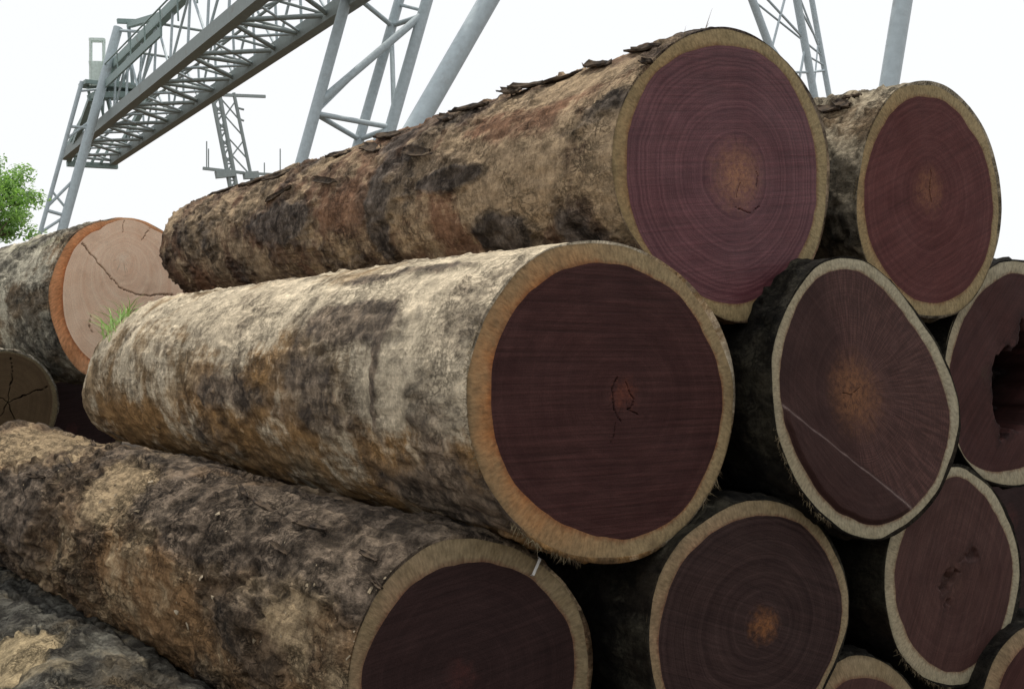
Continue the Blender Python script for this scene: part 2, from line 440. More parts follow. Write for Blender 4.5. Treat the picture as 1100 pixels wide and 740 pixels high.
    def disp(p, q_, t):
        """depth of the face (positive = into the log), crack, seam and zone masks at p, q"""
        d = np.zeros_like(p); ck = np.zeros_like(p); sm_ = np.zeros_like(p); zn = np.zeros_like(p)
        pts3 = np.stack([p, q_, 0 * p], -1).reshape(-1, 3)
        d += (fbm(pts3 * 3.0, 3, sd_ + 8).reshape(p.shape) - 0.5) * 0.022
        jag = (fbm(pts3 * 16, 3, sd_ + 12).reshape(p.shape) - 0.5) * 0.035
        jag2 = (fbm(pts3 * 16, 3, sd_ + 15).reshape(p.shape) - 0.5) * 0.035
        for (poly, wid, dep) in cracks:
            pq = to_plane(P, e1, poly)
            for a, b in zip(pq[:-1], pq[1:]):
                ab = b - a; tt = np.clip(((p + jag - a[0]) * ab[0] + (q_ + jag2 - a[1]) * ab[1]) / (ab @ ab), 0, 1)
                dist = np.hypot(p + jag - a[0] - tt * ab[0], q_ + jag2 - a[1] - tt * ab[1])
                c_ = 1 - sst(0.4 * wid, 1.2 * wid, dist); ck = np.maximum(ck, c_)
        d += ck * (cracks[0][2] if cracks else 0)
        if holes:
            big1 = (fbm(pts3 * 6, 2, sd_ + 14).reshape(p.shape) - 0.5) * 0.09; big2 = (fbm(pts3 * 6, 2, sd_ + 18).reshape(p.shape) - 0.5) * 0.09
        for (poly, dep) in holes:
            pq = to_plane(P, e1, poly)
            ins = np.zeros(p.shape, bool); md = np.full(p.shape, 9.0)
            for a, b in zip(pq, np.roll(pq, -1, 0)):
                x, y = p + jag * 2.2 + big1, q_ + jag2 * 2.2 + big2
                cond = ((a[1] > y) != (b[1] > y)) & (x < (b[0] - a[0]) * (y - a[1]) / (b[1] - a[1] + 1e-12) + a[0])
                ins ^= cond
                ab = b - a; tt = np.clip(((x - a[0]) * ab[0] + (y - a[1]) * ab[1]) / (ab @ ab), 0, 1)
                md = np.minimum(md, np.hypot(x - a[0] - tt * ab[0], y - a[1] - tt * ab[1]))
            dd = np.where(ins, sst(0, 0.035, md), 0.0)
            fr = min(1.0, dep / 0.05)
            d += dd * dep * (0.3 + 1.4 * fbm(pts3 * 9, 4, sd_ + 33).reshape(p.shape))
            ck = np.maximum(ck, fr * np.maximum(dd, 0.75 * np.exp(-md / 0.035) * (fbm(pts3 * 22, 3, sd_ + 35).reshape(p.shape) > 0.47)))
        if seamline:
            a, b = to_plane(P, e1, seamline)
            ab = (b - a) / np.linalg.norm(b - a); nn = np.array([-ab[1], ab[0]])
            h = (p - a[0]) * nn[0] + (q_ - a[1]) * nn[1] + jag * 0.25
            d += -0.020 * (1 - sst(-0.010, 0.0, h)) * (1 - sst(0.95, 1.0, t))
            sm_ = np.exp(-((h + 0.004) / 0.006) ** 2) * 0.8 * (1 - sst(0.98, 1.02, t))
            zn = sst(0.0, 0.03, h)
        return d, ck, sm_, zn
    t = np.concatenate([[0.0], np.linspace(0.015, 1, nr)])
    Tt, Th = np.meshgrid(t, np.arange(nf), indexing='ij')
    p = pc[0] + Tt * ri[Th] * ct[Th]; q_ = pc[1] + Tt * ri[Th] * stn[Th]
    d, ck, sm_, zn = disp(p, q_, Tt)
    if seamline: zn = zn * sst(-0.35, 0.2, ct[Th] + 0.25 * stn[Th]) * sst(0.05, 0.3, Tt)
    fx = P + p[..., None] * e1 + q_[..., None] * e2 + nrm * (d[..., None])
    edge = d[-1]
    FV = (fx.reshape(-1, 3)) - base
    i = np.arange(nr)[:, None] * nf; j = np.arange(nf)[None, :]; j2 = (j + 1) % nf
    Q = np.stack([i + j, i + j2, i + nf + j2, i + nf + j], -1).reshape(-1, 4)
    # the face must look back at the viewer, away from the log
    fl = np.dot(np.cross(e1, e2), ax) > 0
    if not fl: Q = Q
    Q = Q if np.dot(np.cross(e1, e2), nrm) > 0 else Q[:, ::-1]
    Q = Q[:, ::-1]
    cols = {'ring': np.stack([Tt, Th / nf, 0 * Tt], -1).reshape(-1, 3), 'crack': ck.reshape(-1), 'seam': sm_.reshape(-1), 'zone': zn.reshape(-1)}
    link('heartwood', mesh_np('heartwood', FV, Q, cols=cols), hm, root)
    ms_ = 8
    t2 = np.linspace(0, 1, ms_)
    Tt, Th = np.meshgrid(t2, np.arange(nf), indexing='ij')
    rr = ri[Th] * (1 - Tt) + (ro[Th] - 0.002) * Tt
    p = pc[0] + rr * ct[Th]; q_ = pc[1] + rr * stn[Th]
    d, ck, sm_, zn = disp(p, q_, Tt + 1)
    d = d + (Tt ** 3) * 0.006
    fx = P + p[..., None] * e1 + q_[..., None] * e2 + nrm * (d[..., None])
    i = np.arange(ms_ - 1)[:, None] * nf
    Q = np.stack([i + j, i + j2, i + nf + j2, i + nf + j], -1).reshape(-1, 4)
    Q = Q if np.dot(np.cross(e1, e2), nrm) > 0 else Q[:, ::-1]
    Q = Q[:, ::-1]
    side = sst(-0.1, 0.9, -ct[Th]) * (1 - 0.75 * Tt)
    link('sapwood', mesh_np('sapwood', fx.reshape(-1, 3) - base, Q, cols={'ring': np.stack([Tt, Th / nf, 0 * Tt], -1).reshape(-1, 3), 'zone': side.reshape(-1)}), sm, root)
    LOGS[key] = dict(root=root, base=base, P=P, ax=ax, e1=e1, e2=e2, X=X, px=px, py=py, front=front, L=L, nrm=nrm, bm=bm, OUT=OUT, th=th, S=S, T=T)
    return root

def on_log(key, x, y):
    """point, outward normal, axis, round direction of the bark at photograph point x, y"""
    G = LOGS[key]
    dd = (G['px'] - x) ** 2 + (G['py'] - y) ** 2 + (~G['front']) * 1e6
    i = np.unravel_index(np.argmin(dd), dd.shape)
    t = G['T'][i]; n = math.cos(t) * G['e1'] + math.sin(t) * G['e2']
    n = n - G['ax'] * np.dot(n, G['ax']); n /= np.linalg.norm(n)
    return G['X'][i], n, G['ax'], np.cross(G['ax'], n)

# materials of the cut faces (one tone per log, darker on most lower logs)
sap_std = sap_mat('sapwood_tan', (0.245, 0.183, 0.090), (0.325, 0.250, 0.132), (0.33, 0.16, 0.055), 0.5)
sap_c = sap_mat('sapwood_orange_tan', (0.240, 0.168, 0.088), (0.325, 0.245, 0.130), (0.42, 0.165, 0.05), 1.0)
sap_pale = sap_mat('sapwood_pale', (0.288, 0.248, 0.160), (0.360, 0.320, 0.224), (0.320, 0.176, 0.072), 0.3)
sap_low = sap_mat('sapwood_dull', (0.200, 0.148, 0.080), (0.275, 0.215, 0.128), (0.28, 0.12, 0.06), 0.45)
sap_e = sap_mat('sapwood_orange', (0.62, 0.28, 0.12), (0.70, 0.40, 0.22), (0.72, 0.24, 0.07), 0.8)
sap_p = sap_mat('sapwood_olive', (0.11, 0.085, 0.045), (0.14, 0.11, 0.06), (0.2, 0.12, 0.06), 0.3)
heart_A = heart_mat('purple_heartwood', (0.105, 0.031, 0.038), (0.210, 0.080, 0.086), (0.50, 0.23, 0.11), 0.36, saw=0.2, saw_rot=0.15, ring_n=32, ring_amt=0.8, rough=0.5, spec=0.22)
heart_B = heart_mat('red_purple_heartwood', (0.105, 0.032, 0.030), (0.170, 0.062, 0.056), (0.34, 0.15, 0.08), 0.30, saw=0.2, saw_rot=0.5, ring_n=20, ring_amt=0.6)
heart_C = heart_mat('dark_brown_heartwood', (0.050, 0.018, 0.0165), (0.096, 0.041, 0.036), (0.20, 0.065, 0.04), 0.15, saw=0.30, ring_n=12, ring_amt=0.3)
heart_M = heart_mat('brown_heartwood_ribbed', (0.056, 0.026, 0.023), (0.100, 0.050, 0.043), (0.46, 0.21, 0.10), 0.42, saw=0.14, saw_rot=-0.8, radial=0.7, ring_n=22, ring_amt=0.5, dim=0.55)
heart_J = heart_mat('blackish_heartwood', (0.044, 0.023, 0.021), (0.088, 0.050, 0.044), (0.46, 0.19, 0.07), 0.22, saw=0.22, saw_rot=-0.4, ring_n=18, ring_amt=0.8, dim=0.52)
heart_K = heart_mat('red_brown_heartwood', (0.085, 0.037, 0.032), (0.135, 0.068, 0.057), (0.16, 0.08, 0.06), 0.3, saw=0.24, saw_rot=1.2, ring_n=14, ring_amt=0.4, dim=0.55)
heart_N = heart_mat('hollow_heartwood', (0.075, 0.027, 0.024), (0.115, 0.048, 0.041), (0.10, 0.06, 0.04), 0.1, saw=0.22, saw_rot=0.9, ring_n=12, ring_amt=0.3, dim=0.50)
heart_D = heart_mat('dark_heartwood', (0.038, 0.019, 0.018), (0.070, 0.036, 0.033), (0.13, 0.045, 0.038), 0.18, saw=0.22, saw_rot=0.2, ring_n=14, ring_amt=0.4, dim=0.50)
heart_E = heart_mat('pale_heartwood', (0.78, 0.51, 0.34), (0.93, 0.72, 0.53), (0.93, 0.76, 0.58), 0.10, ring_n=16, ring_amt=0.5, rough=0.8, spec=0.15, dim=1.0)
heart_P = heart_mat('olive_heartwood', (0.10, 0.066, 0.036), (0.165, 0.112, 0.062), (0.18, 0.13, 0.07), 0.1, ring_n=12, ring_amt=0.35, rough=0.85, spec=0.1, dim=0.6)

bark_A = bark_mat('mottled_brown_bark', (0.044, 0.034, 0.027), (0.185, 0.125, 0.083), (0.37, 0.272, 0.168), (0.245, 0.132, 0.077), (0.145, 0.118, 0.097), 0.8, 0.013)
bark_C = bark_mat('cream_tan_bark', (0.095, 0.075, 0.060), (0.37, 0.268, 0.158), (0.60, 0.51, 0.37), (0.36, 0.205, 0.080), (0.25, 0.190, 0.135), 0.75, 0.012, 0.45)
bark_D = bark_mat('rough_dark_bark', (0.052, 0.040, 0.030), (0.200, 0.138, 0.086), (0.36, 0.268, 0.160), (0.29, 0.168, 0.078), (0.185, 0.142, 0.105), 1.0, 0.022, 0.65)
bark_F = bark_mat('grey_dark_bark', (0.035, 0.032, 0.027), (0.085, 0.073, 0.055), (0.34, 0.265, 0.155), (0.14, 0.10, 0.055), (0.100, 0.096, 0.080), 0.9, 0.016, 0.6)
bark_B = bark_mat('grey_bark', (0.04, 0.034, 0.026), (0.20, 0.160, 0.105), (0.36, 0.305, 0.215), (0.18, 0.122, 0.07), (0.14, 0.122, 0.095))
bark_M = bark_mat('gap_shade_bark', (0.008, 0.0075, 0.0065), (0.020, 0.017, 0.013), (0.045, 0.040, 0.028), (0.03, 0.022, 0.014), (0.015, 0.014, 0.012))  # near black: shade of the gaps put into the bark colour
bark_E = bark_mat('grey_green_bark', (0.09, 0.083, 0.068), (0.29, 0.26, 0.20), (0.52, 0.48, 0.37), (0.28, 0.19, 0.11), (0.24, 0.22, 0.175))

A_out = [(778,29),(807,37),(841,63),(868,96),(885,134),(891,176),(889,218),(881,260),(868,289),(850,318),(825,340),(800,347),(775,342),(752,326),(736,308),(711,289),(686,266),(668,235),(659,199),(657,163),(665,121),(682,86),(703,63),(724,46),(750,34)]
A_in = [(778,50),(803,53),(824,63),(854,96),(872,142),(878,184),(875,226),(862,268),(845,295),(824,315),(795,326),(765,322),(740,310),(715,290),(694,262),(680,226),(674,180),(676,142),(686,109),(707,76),(740,55)]
B_out = [(992,87),(1017,93),(1038,111),(1059,142),(1071,180),(1076,218),(1073,255),(1063,287),(1050,315),(1030,335),(1005,342),(980,337),(957,321),(940,300),(929,276),(921,247),(919,218),(924,180),(933,142),(948,113),(967,94)]
B_in = [(996,104),(1021,113),(1042,138),(1059,172),(1066,209),(1065,247),(1057,281),(1045,302),(1028,318),(1008,326),(985,322),(965,308),(950,290),(939,272),(930,239),(929,205),(935,168),(950,134),(971,110)]
C_out = [(619,260),(648,259),(680,266),(717,285),(745,309),(769,341),(785,382),(790,418),(787,455),(781,483),(769,516),(757,538),(729,573),(693,598),(662,605),(630,603),(595,594),(560,571),(530,534),(514,500),(504,467),(501,426),(502,394),(512,358),(530,321),(554,293),(583,270)]
C_in = [(623,285),(645,284),(664,285),(700,299),(733,321),(757,358),(771,390),(775,422),(771,467),(757,504),(745,530),(729,552),(700,570),(665,578),(630,572),(595,557),(562,530),(542,500),(530,467),(525,431),(528,390),(540,358),(558,325),(587,299)]
M_out = [(904,275),(929,280),(950,296),(971,319),(992,347),(1010,375),(1022,404),(1030,432),(1032,460),(1027,488),(1017,512),(1009,530),(993,550),(972,568),(948,580),(923,578),(895,564),(872,543),(852,512),(839,481),(832,446),(829,410),(830,375),(841,340),(859,305),(880,282)]
M_in = [(908,288),(932,298),(953,319),(975,347),(996,375),(1011,410),(1020,446),(1018,477),(1008,508),(996,530),(972,552),(944,564),(913,555),(887,537),(869,512),(853,481),(843,453),(838,425),(838,389),(845,354),(859,323),(880,298)]
K_out = [(1027,498),(1046,506),(1067,526),(1085,557),(1095,592),(1097,628),(1090,666),(1074,701),(1057,726),(1032,738),(1007,736),(983,719),(965,698),(955,666),(950,635),(951,603),(957,575),(976,543),(1000,512)]
K_in = [(1029,512),(1050,524),(1067,547),(1081,578),(1087,613),(1083,649),(1071,684),(1050,710),(1029,721),(1004,715),(983,698),(969,670),(961,635),(962,603),(972,571),(993,540),(1011,519)]
J_out = [(820,536),(848,541),(873,555),(894,582),(906,610),(912,638),(911,670),(904,698),(890,730),(870,765),(840,792),(800,803),(760,797),(725,775),(703,742),(696,705),(695,677),(700,641),(711,610),(729,582),(757,559),(788,541)]
J_in = [(827,554),(855,562),(880,585),(895,613),(903,645),(901,677),(893,708),(876,740),(850,765),(820,782),(790,786),(755,780),(728,762),(713,735),(709,691),(713,656),(722,624),(736,599),(760,577),(795,558)]
D_out = [(500,574),(532,580),(564,592),(592,612),(616,640),(632,672),(637,708),(632,750),(615,800),(580,842),(540,866),(500,872),(455,864),(412,838),(384,795),(373,750),(375,715),(380,692),(392,660),(412,624),(440,596),(472,578)]
D_in = [(508,602),(540,608),(572,624),(596,648),(612,676),(617,708),(613,748),(598,792),(568,828),(535,848),(500,853),(462,846),(424,820),(400,785),(390,745),(392,715),(400,690),(416,660),(440,632),(472,610)]
N_out = [(1090,279),(1066,286),(1045,309),(1027,340),(1017,372),(1014,410),(1020,450),(1034,488),(1050,508),(1068,520),(1087,523),(1110,518),(1135,498),(1153,460),(1162,420),(1160,370),(1145,322),(1120,290)]
N_in = [(1087,294),(1066,305),(1045,330),(1029,361),(1021,393),(1021,425),(1028,465),(1038,493),(1062,506),(1087,505),(1115,494),(1138,463),(1150,420),(1149,372),(1136,330),(1113,303)]

make_log('A', 'biggest log of the top row with mottled brown bark and a wide purple cut face', (773,188), 4.91, (228,269), 11.2, 0.54, A_out, A_in, (795,190),
    (bark_A, heart_A, sap_std), ns=440, nth=320, seed=3, face_res=(300, 120), rough=0.75,
    style=dict(bark=0.43, pale=0.48, orange=0.53, btop=0.03, olow=0.04, flat=0.13),
    spots=[(545,205,0.45,0.16,'pale',1.4),(560,190,0.5,0.2,'bark',-0.9),(540,245,0.26,0.14,'bark',1.4),(610,235,0.14,0.2,'bark',0.9),(405,238,0.12,0.3,'bark',1.5),
           (470,245,0.4,0.18,'orange',1.0),(460,250,0.5,0.2,'bark',-0.8),(490,190,0.45,0.06,'bark',1.1),(560,130,0.8,0.12,'bark',-0.8),(600,95,0.6,0.1,'pale',0.7),
           (655,110,0.25,0.08,'bark',0.8),(580,150,0.4,0.07,'bark',0.6),(540,165,0.8,0.10,'pale',0.5),(230,250,0.9,0.35,'pale',0.45),(560,118,0.8,0.09,'orange',0.9),(300,240,0.5,0.15,'bark',0.7),(350,220,0.3,0.1,'orange',0.9),(215,270,0.5,0.2,'pale',0.3),(650,200,0.12,0.3,'pale',0.6)],
    cracks=[([(812,176),(815,190),(812,204)],0.0018,0.012),([(790,225),(806,229),(818,222)],0.0018,0.012),([(796,196),(792,212)],0.0015,0.01)])
make_log('C', 'long cream and tan barked log across the middle with a dark brown cut face', (645,432), 4.46, (149,399), 9.0, 0.60, C_out, C_in, (672,422),
    (bark_C, heart_C, sap_c), ns=440, nth=320, seed=5, face_res=(300, 120), rough=0.5, slant=0.2,
    style=dict(bark=0.355, pale=0.47, orange=0.55, ptop=0.13, olow=0.12, btop=-0.01, flat=0.13),
    spots=[(375,345,0.42,0.11,'bark',1.7),(320,395,0.5,0.12,'bark',0.8),(240,420,0.5,0.1,'bark',0.6),(470,470,0.2,0.15,'bark',0.7),(402,392,0.03,0.30,'bark',1.1),(330,440,0.6,0.15,'bark',0.7),(450,330,0.7,0.3,'pale',0.8),(250,330,1.2,0.2,'pale',0.7),
           (490,400,0.25,0.25,'pale',0.6),(440,500,0.6,0.2,'orange',0.8),(200,450,0.9,0.15,'orange',0.6),(520,540,0.6,0.15,'bark',0.8),(430,420,0.3,0.2,'pale',0.5),
           (400,300,0.25,0.05,'bark',1.2),(470,290,0.3,0.04,'bark',0.9),(140,350,0.5,0.15,'moss',0.25)],
    cracks=[([(664,405),(657,418),(658,440),(668,455)],0.0028,0.014),([(672,412),(680,428),(675,440),(684,446)],0.0020,0.018),([(660,455),(658,480)],0.0015,0.018)])
make_log('D', 'rough dark barked log at the bottom left beneath the cream barked log', (504,722), 4.29, (22,530), 7.9, 0.50, D_out, D_in, (492,724),
    (bark_D, heart_D, sap_low), ns=380, nth=320, seed=8, face_res=(160, 60), rough=1.15, bulge=[(2.6, 0.3, 0.04)],
    style=dict(bark=0.50, pale=0.42, orange=0.49, btop=0.10, olow=0.13, flat=0.13),
    spots=[(40,470,0.5,0.3,'bark',-1.4),(40,470,0.5,0.3,'pale',0.9),(125,525,0.3,0.2,'bark',-1.2),(125,525,0.3,0.2,'pale',0.9),(150,640,0.5,0.3,'orange',1.0),(150,640,0.5,0.2,'bark',-0.9),  # pale pair near the far end paints sunlit patches into the bark
           (320,650,0.4,0.16,'pale',0.35),(330,700,0.4,0.16,'bark',-0.6),(230,560,0.8,0.2,'bark',0.8),(380,590,0.5,0.2,'bark',0.9),(20,540,0.4,0.2,'bark',0.6)])
make_log('B', 'smaller red purple log at the right end of the top row', (998,215), 5.69, (560,230), 11.5, 0.5, B_out, B_in, (997,200),
    (bark_B, heart_B, sap_std), ns=160, nth=160, seed=11, face_res=(240, 90), style=dict(bark=0.47, pale=0.5, ptop=0.08),
    cracks=[([(999,182),(998,205),(1000,218)],0.0025,0.015)])
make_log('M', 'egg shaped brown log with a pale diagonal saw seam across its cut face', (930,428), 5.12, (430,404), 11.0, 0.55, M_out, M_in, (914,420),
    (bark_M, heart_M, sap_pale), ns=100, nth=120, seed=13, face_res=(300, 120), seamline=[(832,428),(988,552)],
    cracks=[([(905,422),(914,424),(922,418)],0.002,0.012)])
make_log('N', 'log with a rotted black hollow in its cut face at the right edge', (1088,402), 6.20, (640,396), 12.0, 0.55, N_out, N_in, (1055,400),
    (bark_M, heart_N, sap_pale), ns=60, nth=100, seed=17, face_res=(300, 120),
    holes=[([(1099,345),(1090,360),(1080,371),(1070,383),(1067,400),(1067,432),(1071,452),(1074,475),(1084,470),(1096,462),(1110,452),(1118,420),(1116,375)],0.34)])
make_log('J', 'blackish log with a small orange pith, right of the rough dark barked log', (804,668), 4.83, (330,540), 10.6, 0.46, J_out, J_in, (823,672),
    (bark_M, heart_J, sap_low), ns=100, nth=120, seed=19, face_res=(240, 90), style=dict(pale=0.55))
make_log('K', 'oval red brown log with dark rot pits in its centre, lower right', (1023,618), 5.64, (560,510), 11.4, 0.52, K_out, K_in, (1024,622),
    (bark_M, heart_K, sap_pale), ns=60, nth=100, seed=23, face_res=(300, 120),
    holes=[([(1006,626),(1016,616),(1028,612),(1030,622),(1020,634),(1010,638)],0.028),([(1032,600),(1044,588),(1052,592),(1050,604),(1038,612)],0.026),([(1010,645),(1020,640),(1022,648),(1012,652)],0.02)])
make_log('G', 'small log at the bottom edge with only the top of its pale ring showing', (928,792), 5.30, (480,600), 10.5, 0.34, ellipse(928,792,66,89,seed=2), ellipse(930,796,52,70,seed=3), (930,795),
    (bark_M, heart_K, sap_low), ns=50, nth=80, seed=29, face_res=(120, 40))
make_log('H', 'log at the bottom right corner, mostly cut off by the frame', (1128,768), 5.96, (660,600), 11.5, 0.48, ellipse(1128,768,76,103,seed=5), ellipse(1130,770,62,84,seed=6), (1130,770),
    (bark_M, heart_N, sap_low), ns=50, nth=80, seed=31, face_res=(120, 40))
# log low at the left, under and beside the rough dark one; its near end lies below the frame
def uw(u, w, z): return np.array([u * CA - w * SA, u * SA + w * CA, z])
def px_of(p): return (550 + F * p[0] / p[1], HOR - F * (p[2] - EH) / p[1])
f0 = uw(1.22, 3.0, 0.62); f1 = uw(1.05, 9.2, 0.66)
fx, fy = px_of(f0); r_ = F * 0.60 / f0[1]
make_log('F', 'dark grey barked log in the bottom left corner, lowest on the left', (fx, fy), f0[1], px_of(f1), f1[1], 0.56,
    ellipse(fx, fy, r_ * 0.95, r_, seed=8), ellipse(fx, fy, r_ * 0.82, r_ * 0.87, seed=9), (fx, fy), (bark_F, heart_D, sap_low), ns=300, nth=240, seed=37, face_res=(100, 30), rough=1.3,
    style=dict(bark=0.60, pale=0.42, orange=0.45, flat=0.12), spots=[(10,712,0.3,0.2,'bark',-1.6),(10,712,0.3,0.2,'pale',1.6),(60,655,0.3,0.2,'bark',0.6),(110,668,0.5,0.012,'bark',0.0)])
# logs of the next pile, turned further away
AE = math.radians(50)
e_dir = np.array([-math.sin(AE), math.cos(AE), 0])
e0 = ray(128, 322, 11.6); e1_ = e0 + e_dir * 5.0 + np.array([0, 0, -0.1])
make_log('E', 'pale tan log with orange rim and long dark crack, behind on the left', (128,322), 11.6, px_of(e1_), e1_[1], 0.66,
    [(135,234),(150,236),(166,243),(183,254),(199,273),(208,300),(209,325),(204,350),(194,375),(175,398),(152,410),(130,412),(108,410),(92,404),(78,392),(66,375),(56,350),(52,325),(54,300),(62,275),(76,254),(96,241),(115,236)],
    [(136,236),(150,238),(164,246),(181,256),(196,275),(205,300),(206,325),(201,350),(191,374),(173,395),(150,404),(130,403),(112,396),(97,386),(82,371),(72,350),(67,326),(68,302),(75,279),(88,259),(106,247),(120,239)], (132,275),
    (bark_E, heart_E, sap_e), alpha=AE, ns=160, nth=160, seed=41, face_res=(300, 120), style=dict(bark=0.45, pale=0.52, ptop=0.06),
    spots=[(60,262,0.6,0.15,'moss',0.45),(20,265,0.8,0.2,'moss',0.5),(96,246,0.3,0.08,'moss',0.5)],
    cracks=[([(88,262),(108,286),(128,308),(150,318),(176,316),(196,318)],0.0048,0.05),([(132,250),(133,238)],0.003,0.05),([(98,338),(96,352),(99,358)],0.004,0.05),([(152,258),(160,246)],0.002,0.03)])
p0 = ray(2, 436, 10.6); p1 = p0 + e_dir * 5.0
make_log('P', 'dull olive log end low at the left edge, below the pale tan one', (2,436), 10.6, px_of(p1), p1[1], 0.52, ellipse(2,436,60,62,seed=12), ellipse(2,436,55,57,seed=13), (8,432),
    (bark_E, heart_P, sap_p), alpha=math.radians(40), ns=60, nth=100, seed=43, face_res=(240, 90),
    cracks=[([(8,432),(36,421),(52,415)],0.005,0.04),([(8,432),(14,400),(12,384)],0.004,0.04),([(8,432),(-20,420)],0.004,0.04),([(8,432),(20,460)],0.004,0.04),([(8,432),(-10,470)],0.004,0.04)])

# fill logs added so the gaps between logs stay dark, mostly hidden
def fill_log(key, label, u, w, z, r, L, dr, mats, uw_=uw, seed=50, al_=AL):
    a = uw_(u, w, z); b = a + dr * L + np.array([0, 0, 0.05]); x, y = px_of(a); q = F * r / a[1]
    k = math.cos(al_) - math.sin(al_) * (x - 550) / F
    make_log(key, label, (x, y), a[1], px_of(b), b[1], r * 0.85, ellipse(x, y, q * k, q, seed=seed), ellipse(x, y, q * 0.87 * k, q * 0.88, seed=seed + 1), (x, y), mats, alpha=al_, ns=50, nth=80, seed=seed, face_res=(80, 24))
Dn = np.array(D)
fill_log('T', 'hidden log added on the ground to darken the gap between the two lowest dark faces', 2.86, 3.9, 0.52, 0.5, 6.5, Dn, (bark_M, heart_D, sap_low), seed=51)
fill_log('S', 'dark set back log added to close the gap at the right edge between the hollow and pitted logs', 7.0, 4.4, 1.50, 0.84, 6.5, Dn, (bark_M, heart_D, sap_low), seed=53)
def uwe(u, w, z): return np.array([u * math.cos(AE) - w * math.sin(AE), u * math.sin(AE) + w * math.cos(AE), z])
fill_log('Q', 'log added to keep the gap dark under the pale tan log', 6.6, 12.6, 1.75, 0.68, 5.0, e_dir, (bark_M, heart_D, sap_p), uw_=uwe, seed=55, al_=AE)
fill_log('V', 'lowest log added to fill the pile behind on the left', 5.6, 11.2, 0.55, 0.56, 5.0, e_dir, (bark_M, heart_D, sap_low), uw_=uwe, seed=57, al_=AE)
fill_log('X', 'ground log added to fill the pile behind, nearest the long stack', 6.85, 11.3, 0.55, 0.56, 5.0, e_dir, (bark_M, heart_D, sap_low), uw_=uwe, seed=59, al_=AE)

# ------------------------------------------------------------------ loose bark, splinters, chips
flake_m = NT('loose_bark', 0.95, 0.1); o_ = flake_m.obj()
flake_m.base(flake_m.mix(flake_m.rng(flake_m.noise(o_, 18, 5), 0.35, 0.65), (0.03, 0.024, 0.02), (0.11, 0.08, 0.055)))
flake_m.bump(flake_m.noise(o_, 60, 4), 0.8, 0.01)
def flake(key, x, y, ln, wd, lift, curl, rs):
    """a curled strip of bark lying on the log, 5 x 4 cells with thickness"""
    r = np.random.default_rng(rs)
    c, n, a, t = on_log(key, x, y)
    G = LOGS[key]
    yaw = r.uniform(-0.35, 0.35)
    a2 = a * math.cos(yaw) + t * math.sin(yaw); t2 = t * math.cos(yaw) - a * math.sin(yaw)
    V = []; nu, nv = 7, 5
    for layer in (0, 1):
        for i in range(nu):
            for j in range(nv):
                fu = i / (nu - 1) * 2 - 1; fv = j / (nv - 1) * 2 - 1
                r2 = np.random.default_rng(rs * 97 + i * 11 + j)
                wj = 1 - 0.45 * abs(fu) ** 2 + r2.uniform(-0.2, 0.2)
                lj = 1 + r2.uniform(-0.22, 0.22)
                h = 0.008 + lift * (0.5 + 0.5 * fu) ** 2 + curl * fv * fv + r2.uniform(-0.004, 0.004) - 0.010 * layer
                V.append(c + a2 * fu * ln * 0.5 * lj + t2 * fv * wd * 0.5 * wj + n * h)
    Q = []
    def idx(l, i, j): return l * nu * nv + i * nv + j
    for i in range(nu - 1):
        for j in range(nv - 1):
            Q.append((idx(0, i, j), idx(0, i + 1, j), idx(0, i + 1, j + 1), idx(0, i, j + 1)))
            Q.append((idx(1, i, j), idx(1, i, j + 1), idx(1, i + 1, j + 1), idx(1, i + 1, j)))
    for i in range(nu - 1):
        for j in (0, nv - 1): Q.append((idx(0, i, j), idx(0, i + 1, j), idx(1, i + 1, j), idx(1, i, j)))
    for j in range(nv - 1):
        for i in (0, nu - 1): Q.append((idx(0, i, j), idx(0, i, j + 1), idx(1, i, j + 1), idx(1, i, j)))
    link('bark_flake', mesh_np('bark_flake', np.array(V) - G['base'], Q, smooth=False), flake_m.m, G['root'])
for k, (x, y, ln, wd, lf) in enumerate([(690,50,0.35,0.10,0.03),(640,72,0.4,0.12,0.05),(600,82,0.35,0.09,0.02),(562,92,0.3,0.16,0.07),(545,98,0.35,0.12,0.05),(505,118,0.6,0.10,0.03),(478,128,0.4,0.10,0.03),
        (420,148,0.7,0.16,0.06),(400,160,0.6,0.14,0.03),(365,168,0.6,0.12,0.04),(330,180,0.5,0.12,0.03),(300,190,0.6,0.14,0.05),(270,198,0.5,0.12,0.03),(240,206,0.5,0.12,0.03),
        (450,165,0.5,0.1,0.03),(350,195,0.5,0.09,0.03),(300,210,0.5,0.08,0.03),(700,75,0.12,0.05,0.02)]):
    flake('A', x, y, ln * 0.75, wd * 0.6, lf * 0.5, 0.012, 100 + k)
for k, (x, y, ln, wd, lf) in enumerate([(285,545,0.28,0.06,0.02),(262,530,0.22,0.05,0.02),(335,566,0.24,0.06,0.02),(300,590,0.16,0.05,0.015),(398,600,0.16,0.05,0.02),(405,627,0.12,0.04,0.02),(75,500,0.3,0.06,0.02),(40,512,0.25,0.05,0.02),(100,478,0.25,0.06,0.02)]):
    flake('D', x, y, ln * 0.8, wd * 0.5, lf * 0.7, 0.006, 200 + k)
for k, (x, y, ln, wd, lf) in enumerate([(905,112,0.3,0.1,0.03),(890,118,0.4,0.1,0.03),(915,108,0.2,0.06,0.02)]):
    flake('B', x, y, ln * 0.6, wd * 0.6, lf * 0.5, 0.006, 350 + k)
